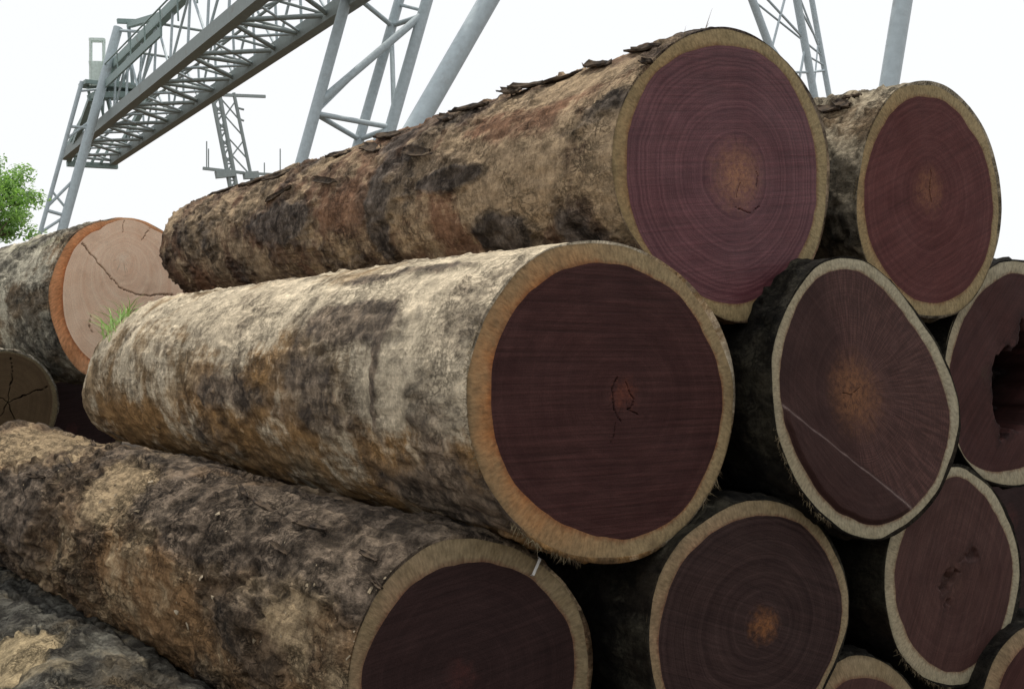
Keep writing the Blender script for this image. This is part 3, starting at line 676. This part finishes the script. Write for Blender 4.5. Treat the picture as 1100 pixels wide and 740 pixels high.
def fibre_tuft(specs, name, key, mat, base):
    """many thin bent tapered fibres in one mesh; specs = (start, direction, length, width)"""
    V, Q = [], []
    for (s, d, ln, wd) in specs:
        d = d / np.linalg.norm(d); a = np.cross(d, [0.3, 0.5, 0.8]); a /= np.linalg.norm(a); b = np.cross(d, a)
        bend = rng.normal(0, 0.3, 3); k0 = len(V)
        for i in range(4):
            f = i / 3.0; c = s + d * ln * f + bend * ln * f * f
            w = wd * (1 - 0.9 * f)
            for m in range(3):
                V.append(c + a * w * math.cos(m * 2.09) + b * w * math.sin(m * 2.09))
        for i in range(3):
            for m in range(3):
                Q.append((k0 + i * 3 + m, k0 + i * 3 + (m + 1) % 3, k0 + i * 3 + 3 + (m + 1) % 3, k0 + i * 3 + 3 + m))
    return link(name, mesh_np(name, np.array(V) - base, Q), mat, LOGS[key]['root'] if key else None, kind='stuff')
fib_m = NT('frayed_fibre', 0.9, 0.1); o_ = fib_m.obj()
fib_m.base(fib_m.mix(fib_m.rng(fib_m.noise(o_, 12, 3), 0.35, 0.65), (0.09, 0.065, 0.04), (0.32, 0.26, 0.16)))
def rim_fibres(key, deg0, deg1, n, lmin, lmax, droop=0.5):
    G = LOGS[key]; sp = []
    for k in range(n):
        t = math.radians(rng.uniform(deg0, deg1))
        r = float(G['OUT'].about((0, 0), [t])[0])
        out = math.cos(t) * G['e1'] + math.sin(t) * G['e2']
        s = G['P'] + out * (r - 0.004) + G['nrm'] * rng.uniform(0.0, 0.02)
        d = out * rng.uniform(0.2, 1) - G['nrm'] * rng.uniform(0.1, 0.7) + np.array([0, 0, -droop]) + rng.normal(0, 0.35, 3)
        sp.append((s, d, rng.uniform(lmin, lmax) * rng.uniform(0.4, 1), rng.uniform(0.0012, 0.003)))
    fibre_tuft(sp, 'frayed_fibres', key, fib_m.m, G['base'])
rim_fibres('C', 150, 215, 260, 0.008, 0.028, 0.1)
rim_fibres('C', 225, 262, 260, 0.012, 0.045, 0.6)
rim_fibres('C', 318, 336, 60, 0.02, 0.07, 0.9)
rim_fibres('A', 95, 140, 14, 0.03, 0.09, -0.4)
rim_fibres('A', 200, 260, 80, 0.006, 0.02, 0.3)
rim_fibres('M', 190, 250, 200, 0.01, 0.04, 0.5)
rim_fibres('K', 215, 270, 160, 0.01, 0.045, 0.4)
rim_fibres('B', 170, 260, 100, 0.008, 0.02, 0.3)

# pale chips and crumbs scattered on the rough dark log
V, Q = [], []
for k in range(90):
    while True:
        x, y = rng.uniform(0, 470), rng.uniform(460, 740)
        yt = 470 + x * 0.27
        if yt < y < yt + 190: break
    if rng.random() < 0.35: x, y = rng.normal(125, 22), rng.normal(565, 28)
    c, n, a, t = on_log('D', x, y)
    s = 0.004 + 0.014 * rng.random() ** 3
    d1 = a * rng.normal() + t * rng.normal(); d1 /= np.linalg.norm(d1); d2 = np.cross(n, d1)
    k0 = len(V)
    el = rng.uniform(0.5, 1.5)
    for (uu, vv, ww) in ((-1, -.4, 0), (1, -.3, 0), (0.8, .4, 0), (-.9, .5, 0), (-.8, -.3, .35), (.9, -.2, .3), (.7, .3, .3), (-.7, .4, .4)):
        V.append(c + n * (0.004 + ww * s) + d1 * uu * s * el + d2 * (vv + rng.normal(0, 0.25)) * s / el ** 0.5 + n * rng.uniform(-0.3, 0.2) * s)
    Q += [tuple(k0 + i for i in f) for f in ((4, 5, 6, 7), (0, 1, 5, 4), (1, 2, 6, 5), (2, 3, 7, 6), (3, 0, 4, 7))]
chip_m = NT('chip_wood', 0.9, 0.1); o_ = chip_m.obj()
chip_m.base(chip_m.mix(chip_m.rng(chip_m.noise(o_, 7, 3), 0.4, 0.6), (0.20, 0.155, 0.10), (0.42, 0.35, 0.25)))
ch = link('wood_chips', mesh_np('wood_chips', V, Q, smooth=False), chip_m.m, kind='stuff')
ch['label'] = 'pale wood chips scattered over the rough dark log at the bottom left'; ch['category'] = 'wood chips'

# white metal end clip knocked into the rim of the rough dark log
G = LOGS['D']
cp = to_plane(G['P'], G['e1'], [(570, 618), (578, 598)])
a = G['P'] + cp[0][0] * G['e1'] + cp[0][1] * G['e2'] - G['nrm'] * 0.016
b = G['P'] + cp[1][0] * G['e1'] + cp[1][1] * G['e2'] - G['nrm'] * 0.016
dv = (b - a) / np.linalg.norm(b - a); sv = np.cross(dv, G['nrm'])
V = []
for f_, lift in ((0, -0.012), (0.06, 0.0), (0.94, 0.004), (1.0, -0.010)):
    c = a + (b - a) * f_ - G['nrm'] * lift
    for (ss, hh) in ((-1, 0), (1, 0), (1, 0.003), (-1, 0.003)):
        V.append(c + sv * ss * 0.006 + G['nrm'] * hh)
Q = [(0, 1, 2, 3), (12, 15, 14, 13)]
for i in range(3):
    for m in range(4): Q.append((i * 4 + m, i * 4 + (m + 1) % 4, i * 4 + 4 + (m + 1) % 4, i * 4 + 4 + m))
clip_m = NT('clip_metal', 0.4, 0.5); clip_m.base(clip_m.mix(clip_m.rng(clip_m.noise(clip_m.obj(), 40, 3), 0.4, 0.6), (0.55, 0.55, 0.52), (0.75, 0.75, 0.72)))
cl = link('metal_clip', mesh_np('metal_clip', np.array(V) - G['base'], Q, smooth=False), clip_m.m, G['root'])
cl['label'] = 'thin white metal clip across the rim'

# grass tuft in the gap by the far end of the cream barked log
grass_m = NT('grass_blade', 0.6, 0.2); o_ = grass_m.obj()
grass_m.base(grass_m.mix(grass_m.rng(grass_m.noise(o_, 9, 2), 0.4, 0.6), (0.26, 0.46, 0.10), (0.48, 0.64, 0.26)))
grass_m.b.inputs['Transmission Weight'].default_value = 0.0
c0, n0, a0, t0 = on_log('C', 122, 352)
V, Q = [], []
for k in range(80):
    s = c0 + a0 * rng.uniform(-0.15, 0.12) + t0 * rng.uniform(-0.13, 0.13) - n0 * 0.02
    d = np.array([rng.normal(0.0, 0.45), rng.normal(0, 0.4), 1.0]); d /= np.linalg.norm(d)
    ln = rng.uniform(0.10, 0.30); side = np.cross(d, rng.normal(0, 1, 3)); side /= np.linalg.norm(side); k0 = len(V)
    bend = np.array([rng.normal(0, 0.35), rng.normal(0, 0.35), -0.3])
    for i in range(4):
        f_ = i / 3; c = s + d * ln * f_ + bend * ln * f_ * f_; w = 0.007 * (1 - 0.9 * f_)
        V += [c - side * w, c + side * w]
    Q += [(k0 + 2 * i, k0 + 2 * i + 1, k0 + 2 * i + 3, k0 + 2 * i + 2) for i in range(3)]
gt = link('grass_tuft', mesh_np('grass_tuft', np.array(V) - c0, Q), grass_m.m, loc=tuple(c0))
gt['label'] = 'small bright green grass tuft at the far end of the cream barked log'; gt['category'] = 'grass tuft'

# ------------------------------------------------------------------ steel: one shared tube and one shared box, placed as members
def unit_tube(n=10):
    V = [(math.cos(i / n * 6.28318), math.sin(i / n * 6.28318), z) for z in (0, 1) for i in range(n)]
    Q = [(i, (i + 1) % n, n + (i + 1) % n, n + i) for i in range(n)]
    T_ = []
    for i in range(1, n - 1): T_ += [(0, i + 1, i), (n, n + i, n + i + 1)]
    return V, Q, T_
tv, tq, tt_ = unit_tube()
bv = [(-1, -1, 0), (1, -1, 0), (1, 1, 0), (-1, 1, 0), (-1, -1, 1), (1, -1, 1), (1, 1, 1), (-1, 1, 1)]
bq = [(3, 2, 1, 0), (4, 5, 6, 7), (0, 1, 5, 4), (1, 2, 6, 5), (2, 3, 7, 6), (3, 0, 4, 7)]
steel_pale = paint_mat('pale_blue_grey_steel', (0.52, 0.60, 0.63), 0.25)  # pale paint, lightened further in place of haze
steel_dark = paint_mat('shaded_grey_steel', (0.34, 0.385, 0.375), 0.35, 0.7)  # beam underside shade put into a darker grey; the mast shares it
steel_green = paint_mat('green_grey_steel', (0.30, 0.39, 0.37), 0.4, 0.6)
MESHES = {}
def shape(kind, mat):
    k = (kind, mat.name)
    if k not in MESHES:
        me = mesh_np(kind, tv, tq, tt_) if kind == 'tube' else mesh_np(kind, bv, bq, smooth=False)
        if kind == 'tube': me.polygons.foreach_set('use_smooth', [True] * len(tq) + [False] * len(tt_))
        me.materials.append(mat); MESHES[k] = me
    return MESHES[k]
def member(name, a, b, r, mat, parent, kind='tube', r2=None, up=(0, 0, 1)):
    a = Vector(a); b = Vector(b); d = b - a
    o = bpy.data.objects.new(name, shape(kind, mat)); COL.objects.link(o)
    z = d.normalized(); x = Vector(up).cross(z)
    if x.length < 1e-4: x = Vector((1, 0, 0)).cross(z)
    x.normalize(); y = z.cross(x)
    m = Matrix((x, y, z)).transposed().to_4x4(); m.translation = a - Vector(parent.location)
    o.parent = parent
    o.matrix_local = m @ Matrix.Diagonal((r, r2 or r, d.length, 1))
    return o
def cw(a, w, h):      # a across the beam, w along it, h above the eye
    return (a * CA - w * SA, a * SA + w * CA, EH + h)
def pxw(x, y, w):     # the point of the plane w that the photograph shows at x, y
    k = (x - 550.0) / F
    a = (k * w * CA + w * SA) / (CA - k * SA)
    Yd = a * SA + w * CA
    return (a * CA - w * SA, Yd, EH + (HOR - y) / F * Yd)
def ext(p, q, z):     # run the line p-q on to height z
    p, q = Vector(p), Vector(q); t = (z - p.z) / (q.z - p.z); return tuple(p + (q - p) * t)

A1, A2, HB, HT = 12.5, 10.2, 10.0, 12.15
W0, W1 = 6.0, 56.4
cr = thing('gantry_crane', 'large pale grey lattice gantry crane spanning over the yard behind the logs', 'crane', cw(11.3, 30, -EH))
member('chord', cw(A1, W0, HB), cw(A1, W1, HB), 0.17, steel_dark, cr, 'box', 0.22)
member('chord', cw(A2, W0, HB), cw(A2, W1, HB), 0.17, steel_dark, cr, 'box', 0.22)
WT = 47.0                                                       # the top chords stop short; sloping end posts run down to the lower ends
for aa, ab in ((A2 + 0.1, A2), (A1 - 0.1, A1)):
    member('chord', cw(aa, W0, HT), cw(aa, WT, HT), 0.13, steel_green, cr, 'box', 0.18)
    member('end_post', cw(aa, WT, HT), cw(ab, W1, HB), 0.12, steel_green, cr, 'box')
npan = 24; st_ = (W1 - W0) / npan
def hh(w): return HT if w <= WT else HT + (HB - HT) * (w - WT) / (W1 - WT)
for i in range(npan + 1):
    w = W0 + i * st_; h0 = hh(w)
    if i % 2 == 0: member('brace', cw(A1, w, HB), cw(A2, w, HB), 0.07, steel_dark, cr)
    if h0 - HB > 0.25:
        member('brace', cw(A2, w, HB), cw(A2 + 0.1, w, h0), 0.045, steel_pale, cr)
        member('brace', cw(A1, w, HB), cw(A1 - 0.1, w, h0), 0.045, steel_pale, cr)
        if i % 2 == 0: member('brace', cw(A1 - 0.1, w, h0), cw(A2 + 0.1, w, h0), 0.05, steel_dark, cr)
    if i < npan:
        w2 = w + st_; h2 = hh(w2)
        if i % 2: member('brace', cw(A1, w, HB), cw(A2, w2, HB), 0.075, steel_dark, cr)
        else: member('brace', cw(A2, w, HB), cw(A1, w2, HB), 0.075, steel_dark, cr)
        member('brace', cw(A1, w, HB), cw((A1 + A2) / 2, w + st_ / 2, HB + 0.5), 0.045, steel_dark, cr)
        member('brace', cw(A2, w2, HB), cw((A1 + A2) / 2, w + st_ / 2, HB + 0.5), 0.045, steel_dark, cr)
        member('brace', cw(A1, w, HB), cw(A2, w2, HB), 0.045, steel_pale, cr) if i % 2 == 0 else member('brace', cw(A2, w, HB), cw(A1, w2, HB), 0.045, steel_pale, cr)
        if i % 3 == 0: member('brace', cw(A2, w, HB), cw(A1 - 0.1, w2, h2), 0.045, steel_pale, cr)
        if i % 2: member('brace', cw(A2, w, HB), cw(A2 + 0.1, w2, h2), 0.045, steel_pale, cr); member('brace', cw(A1, w, HB), cw(A1 - 0.1, w2, h2), 0.045, steel_pale, cr)
        else: member('brace', cw(A2 + 0.1, w, h0), cw(A2, w2, HB), 0.045, steel_pale, cr); member('brace', cw(A1 - 0.1, w, h0), cw(A1, w2, HB), 0.045, steel_pale, cr)
        member('brace', cw((A1 + A2) / 2, w, HB + 0.5), cw((A1 + A2) / 2, w2, HB + 0.5), 0.05, steel_dark, cr)
        if npan * 0.35 < i and w2 < WT:    # walkway hand rail and kick board on the left side
            member('hand_rail', cw(A2 - 0.35, w, HT - 0.1), cw(A2 - 0.35, w2, HT - 0.1), 0.03, steel_green, cr)
            member('rail_post', cw(A2 - 0.3, w, HT - 1.1), cw(A2 - 0.35, w, HT - 0.1), 0.03, steel_green, cr)
            if i > npan * 0.62: member('kick_board', cw(A2 - 0.3, w, HT - 0.9), cw(A2 - 0.3, w2, HT - 0.9), 0.04, steel_green, cr, 'box', 0.16)
# braced leg seen left of centre: three tubes, leaning out from the beam
def down(t_px, b_px, w): p = pxw(*t_px, w); q = pxw(*b_px, w); return ext(p, q, EH + HT + 1.9), ext(p, q, 0.15)
WL = 27.5
t1 = down((372, 0), (322, 180), WL); t2 = down((429, 0), (384, 157), WL + 1.2); t3 = down((459, 0), (419, 140), WL)
member('leg', *t1, 0.155, steel_pale, cr); member('leg', *t2, 0.15, steel_pale, cr); member('leg', *t3, 0.17, steel_pale, cr)
for tt in (t1, t2, t3): member('leg_foot', tt[1], (tt[1][0], tt[1][1], 0.0), 0.4, steel_pale, cr, 'box')
def at_y(leg, y):     # point on a leg that the photograph shows in row y
    p, q = [np.array(v) for v in leg]
    k = (HOR - y) / F
    t = (EH + k * p[1] - p[2]) / ((q[2] - p[2]) - k * (q[1] - p[1]))
    return tuple(p + (q - p) * t)
for a, ya, b, yb, r in ((t1, 112, t3, 15, 0.11), (t1, 122, t3, 137, 0.075), (t1, 122, t2, 150, 0.075), (t2, 150, t3, 138, 0.075), (t1, -10, t2, 28, 0.075), (t2, 28, t3, 17, 0.075),
        (t2, 5, t3, 12, 0.05), (t2, 30, t3, 125, 0.07), (t1, 122, t2, 45, 0.06), (t1, 250, t3, 137, 0.11), (t1, 250, t3, 265, 0.075), (t1, -10, t3, -90, 0.11)):
    member('brace', at_y(a, ya), at_y(b, yb), r, steel_pale, cr)
t4 = down((525, 0), (450, 130), 16.4); member('leg', *t4, 0.18, steel_pale, cr); member('leg_foot', t4[1], (t4[1][0], t4[1][1], 0.0), 0.5, steel_pale, cr, 'box')
t8 = down((970, 0), (955, 92), 9.0); member('leg', *t8, 0.125, steel_pale, cr); member('leg_foot', t8[1], (t8[1][0], t8[1][1], 0.0), 0.3, steel_pale, cr, 'box')
for tt in (t1, t3, t4, t8):                                # heads that carry the beam from above
    hx = Vector(tt[0]) - Vector((0, 0, 0.2)); member('cross_head', hx - U * 0.6, hx + U * 0.2 + U * max(0.5, A1 + 0.6 - hx.dot(U)), 0.2, steel_pale, cr, 'box')
member('cross_head', Vector(t1[0]) - Vector((0, 0, 0.4)), Vector(t3[0]) - Vector((0, 0, 0.4)), 0.18, steel_pale, cr, 'box')
# far end frame: its legs stand on the near side of the beam
WF = 46.0
fa = (pxw(127, 30, WF), ext(pxw(127, 30, WF), pxw(66, 250, WF), 0.15)); member('leg', *fa, 0.19, steel_pale, cr)
fb = (pxw(88, 88, WF), ext(pxw(88, 88, WF), pxw(42, 254, WF), 0.15)); member('leg', *fb, 0.085, steel_pale, cr)
for y1, y2, r in ((226, 232, .07), (150, 128, .05), (205, 226, .05), (136, 138, .06), (222, 190, .06), (98, 96, .05)): member('brace', at_y(fb, y1), at_y(fa, y2), r, steel_pale, cr)
member('brace', at_y(fb, 250), at_y(fa, 232), 0.06, steel_pale, cr)
for tt in (fa, fb): member('leg_foot', tt[1], (tt[1][0], tt[1][1], 0.0), 0.4, steel_pale, cr, 'box')
member('end_beam', pxw(72, 176, W1), pxw(126, 179, W1 + 0.2), 0.13, steel_green, cr, 'box')
for x in (78, 88, 98, 108): member('brace', pxw(x, 176, W1), pxw(x + 14, 150, W1), 0.07, steel_green, cr)
member('platform', pxw(88, 90, WF + 1), pxw(148, 97, WF + 1.2), 0.5, steel_green, cr, 'box', 0.08)
member('platform', pxw(97, 104, WF + 1), pxw(146, 103, WF + 1.2), 0.4, steel_green, cr, 'box', 0.12)
for x in (94, 104, 112): member('brace', pxw(x, 93, WF + 1), pxw(x + 8, 128, WF + 1.5), 0.06, steel_green, cr)
member('end_beam', pxw(98, 106, WF + 1), pxw(74, 172, W1), 0.11, steel_green, cr, 'box')
member('top_arm', pxw(126, 23, WF), pxw(153, 24, WF), 0.09, steel_green, cr, 'box')
member('top_arm', pxw(127, 33, WF), pxw(160, 35, WF - 2), 0.06, steel_pale, cr)
member('top_arm', pxw(139, 27, WF), pxw(181, 15, 39), 0.11, steel_green, cr, 'box')
member('tie_rod', pxw(138, 24, WF), pxw(143, 97, WF + 1), 0.08, steel_pale, cr)
for x0, x1 in ((124, 132), (130, 140), (146, 152), (150, 160)): member('tie_rod', pxw(x0, 95, WF + 1), pxw(x1 + 4, 58, WF), 0.06, steel_pale, cr)
cab_m = paint_mat('pale_green_paint', (0.80, 0.90, 0.83), 0.0)
c4 = [pxw(x, 92, WF + d) for x, d in ((97, 0.6), (111, 0.6), (112, 2.0), (98, 2.0))]
c5 = [(p_[0], p_[1], p_[2] + 1.9) for p_ in c4]
for p_, q_ in zip(c4, c5): member('cabin_post', p_, q_, 0.05, cab_m, cr)
for i in range(4):
    member('cabin_rail', c5[i], c5[(i + 1) % 4], 0.06, cab_m, cr, 'box')
    h_ = 0.5; a_ = Vector(c4[i]) + Vector((0, 0, h_)); b_ = Vector(c4[(i + 1) % 4]) + Vector((0, 0, h_)); member('cabin_panel', a_, b_, 0.03, cab_m, cr, 'box', 0.5)

# lattice mast standing farther off, below the beam
WM = 60.0
mast = thing('lattice_mast', 'slim lattice mast with two cross arms far off below the crane beam', 'mast', tuple(pxw(262, 430, WM)[:2]) + (0,))
def mm(n, a, b, r, k='tube', dw=0.0, dw2=None): return member(n, pxw(*a, WM + dw), pxw(*b, WM + (dw if dw2 is None else dw2)), r, steel_dark, mast, k)
P1 = [(227, 98), (247, 200)]; P2 = [(235, 98), (254, 200)]; P3 = [(251, 100), (273, 205)]
posts = []
for pp, r in ((P1, .12), (P2, .12), (P3, .10)):
    top, bot = pxw(*pp[0], WM), ext(pxw(*pp[0], WM), pxw(*pp[1], WM), 0.0); posts.append((top, bot)); member('post', bot, top, r, steel_dark, mast)
for k, y in enumerate(range(104, 205, 9)):
    member('brace', at_y(posts[0], y), at_y(posts[1], y + 9 if k % 2 else y), 0.05, steel_dark, mast)
    member('brace', at_y(posts[0], y + 9), at_y(posts[1], y), 0.05, steel_dark, mast)
for k, y in enumerate((105, 122, 147, 165)):
    member('brace', at_y(posts[1], y), at_y(posts[2], y + 24), 0.045, steel_dark, mast)
    if k % 2 == 0: member('brace', at_y(posts[1], y + 22), at_y(posts[2], y + 4), 0.04, steel_dark, mast)
mm('cross_arm', (232, 102), (285, 104), 0.08, 'box'); mm('cross_arm', (218, 181), (262, 186), 0.08, 'box'); mm('cross_arm', (258, 186), (304, 188), 0.07, 'box')
mm('bracket', (232, 188), (252, 186), 0.2, 'box'); mm('bracket', (262, 189), (277, 188), 0.2, 'box')
for x, y0, y1 in ((222, 152, 181), (224, 160, 181), (301, 160, 187), (284, 175, 187)): mm('rod', (x, y1), (x, y0), 0.035)
for y in (116, 128): member('rung', at_y(posts[2], y), pxw(262, y + 2, WM), 0.06, steel_dark, mast)

# leg of a second crane, far behind on the right
W2 = 36.0
leg2 = thing('crane_leg', 'tapered lattice crane leg rising behind the top row on the right', 'crane leg', tuple(pxw(880, 430, W2)[:2]) + (0,))
def dn(t_px, b_px, w, ztop): p = pxw(*t_px, w); q = pxw(*b_px, w); return ext(p, q, ztop), ext(p, q, 0.0)
ZT = 26.0
q1 = dn((808, 0), (825, 46), W2, ZT); q2 = dn((856, 0), (875, 105), W2, ZT); q3 = dn((872, 0), (891, 105), W2 + 1.0, ZT)
for q, r in ((q1, .19), (q2, .19), (q3, .14)): member('leg', q[1], q[0], r, steel_pale, leg2)
member('end_beam', q1[0], q3[0], 0.3, steel_pale, leg2, 'box')
for a, ya, b, yb, r in ((q1, -30, q2, 42, .06), (q1, 55, q2, -30, .06), (q1, 40, q2, 120, .06), (q1, 120, q2, 50, .06), (q1, 78, q2, 78, .06), (q2, 78, q3, 76, .06), (q2, -20, q3, 60, .05), (q2, 60, q3, 70, .05),
        (q1, -120, q2, -40, .06), (q1, -40, q2, -120, .06), (q2, 5, q3, 50, .05), (q1, 0, q3, 60, .05), (q2, 100, q3, 40, .04), (q1, 130, q2, 130, .06), (q1, -30, q2, -30, .06), (q1, 160, q2, 240, .06), (q1, 240, q2, 160, .06), (q2, 150, q3, 240, .06)):
    member('brace', at_y(a, ya), at_y(b, yb), r, steel_pale, leg2)

# ------------------------------------------------------------------ tree at the left edge
def tree(x, y, Y, rad, label):
    c = ray(x, y, Y)
    root = thing('tree', label, 'tree', (c[0], c[1], 0))
    base = np.array([c[0], c[1], 0.0])
    r = np.random.default_rng(5)
    tm = NT('tree_bark', 0.9, 0.1); tm.base(tm.mix(tm.rng(tm.noise(tm.obj(), 8, 4), 0.35, 0.65), (0.10, 0.08, 0.055), (0.2, 0.165, 0.12)))
    V, Q = [], []
    def limb(p, q, r0, r1):
        d = (q - p) / np.linalg.norm(q - p); a = np.cross(d, [0.31, 0.95, 0.1]); a /= np.linalg.norm(a); b = np.cross(d, a); k0 = len(V); n = 7
        for i in range(4):
            f_ = i / 3; cc = p + (q - p) * f_ + (r.normal(0, 0.06, 3) * (0 < i < 3)); rr = r0 + (r1 - r0) * f_
            for m in range(n): V.append(cc + rr * (a * math.cos(m / n * 6.283) + b * math.sin(m / n * 6.283)))
        for i in range(3):
            for m in range(n): Q.append((k0 + i * n + m, k0 + i * n + (m + 1) % n, k0 + (i + 1) * n + (m + 1) % n, k0 + (i + 1) * n + m))
    hgt = c[2]
    limb(np.array([0, 0, 0.0]), np.array([0, 0, hgt - rad * 0.6]), 0.22, 0.13)
    tips = []
    for k in range(15):
        s = np.array([0, 0, hgt - rad * r.uniform(0.5, 1.1)]); d = r.normal(0, 1, 3); d[2] = abs(d[2]) * 0.8; d /= np.linalg.norm(d)
        q = s + d * rad * r.uniform(0.9, 1.6); limb(s, q, 0.07, 0.02); tips.append(q)
        for m in range(3):
            d2 = d + r.normal(0, 0.6, 3); d2 /= np.linalg.norm(d2); q2 = q * 0.75 + s * 0.25 + d2 * rad * r.uniform(0.3, 0.7); limb(q * 0.75 + s * 0.25, q2, 0.03, 0.01); tips.append(q2)
    link('trunk', mesh_np('trunk', V, Q), tm.m, root)
    lv, lq = [], []
    for tip in tips:
        nL = int(r.uniform(120, 300)); sz = rad * r.uniform(0.14, 0.30)
        for k in range(nL):
            d = r.normal(0, 1, 3); d /= np.linalg.norm(d)
            pos = tip + d * sz * r.uniform(0.3, 1) * np.array([1, 1, 0.75])
            n = d * 0.6 + r.normal(0, 0.6, 3) + np.array([0, 0, 0.5]); n /= np.linalg.norm(n)
            a = np.cross(n, r.normal(0, 1, 3)); a /= np.linalg.norm(a); b = np.cross(n, a)
            s = r.uniform(0.03, 0.085); k0 = len(lv)
            lv += [pos - a * s, pos + b * s * 0.45, pos + a * s, pos - b * s * 0.45]; lq.append((k0, k0 + 1, k0 + 2, k0 + 3))
    lm = NT('leaf', 0.55, 0.3)
    lc = lm.mix(lm.rng(lm.noise(lm.obj(), 1.8, 4), 0.35, 0.65), (0.19, 0.31, 0.11), (0.32, 0.45, 0.19)); lm.base(lc)
    tr = lm.n('ShaderNodeBsdfTranslucent'); lm.l(lm.mix(1.0, lc, (1.3, 1.6, 0.7), 'MULTIPLY'), tr.inputs[0])
    ms = lm.n('ShaderNodeMixShader'); ms.inputs[0].default_value = 0.45
    lm.l(lm.b.outputs[0], ms.inputs[1]); lm.l(tr.outputs[0], ms.inputs[2]); lm.l(ms.outputs[0], lm.t.nodes['Material Output'].inputs[0])
    link('crown', mesh_np('crown', lv, lq, smooth=False), lm.m, root)
tree(-72, 193, 30.0, 1.75, 'bright green leafy tree at the left edge beyond the logs')
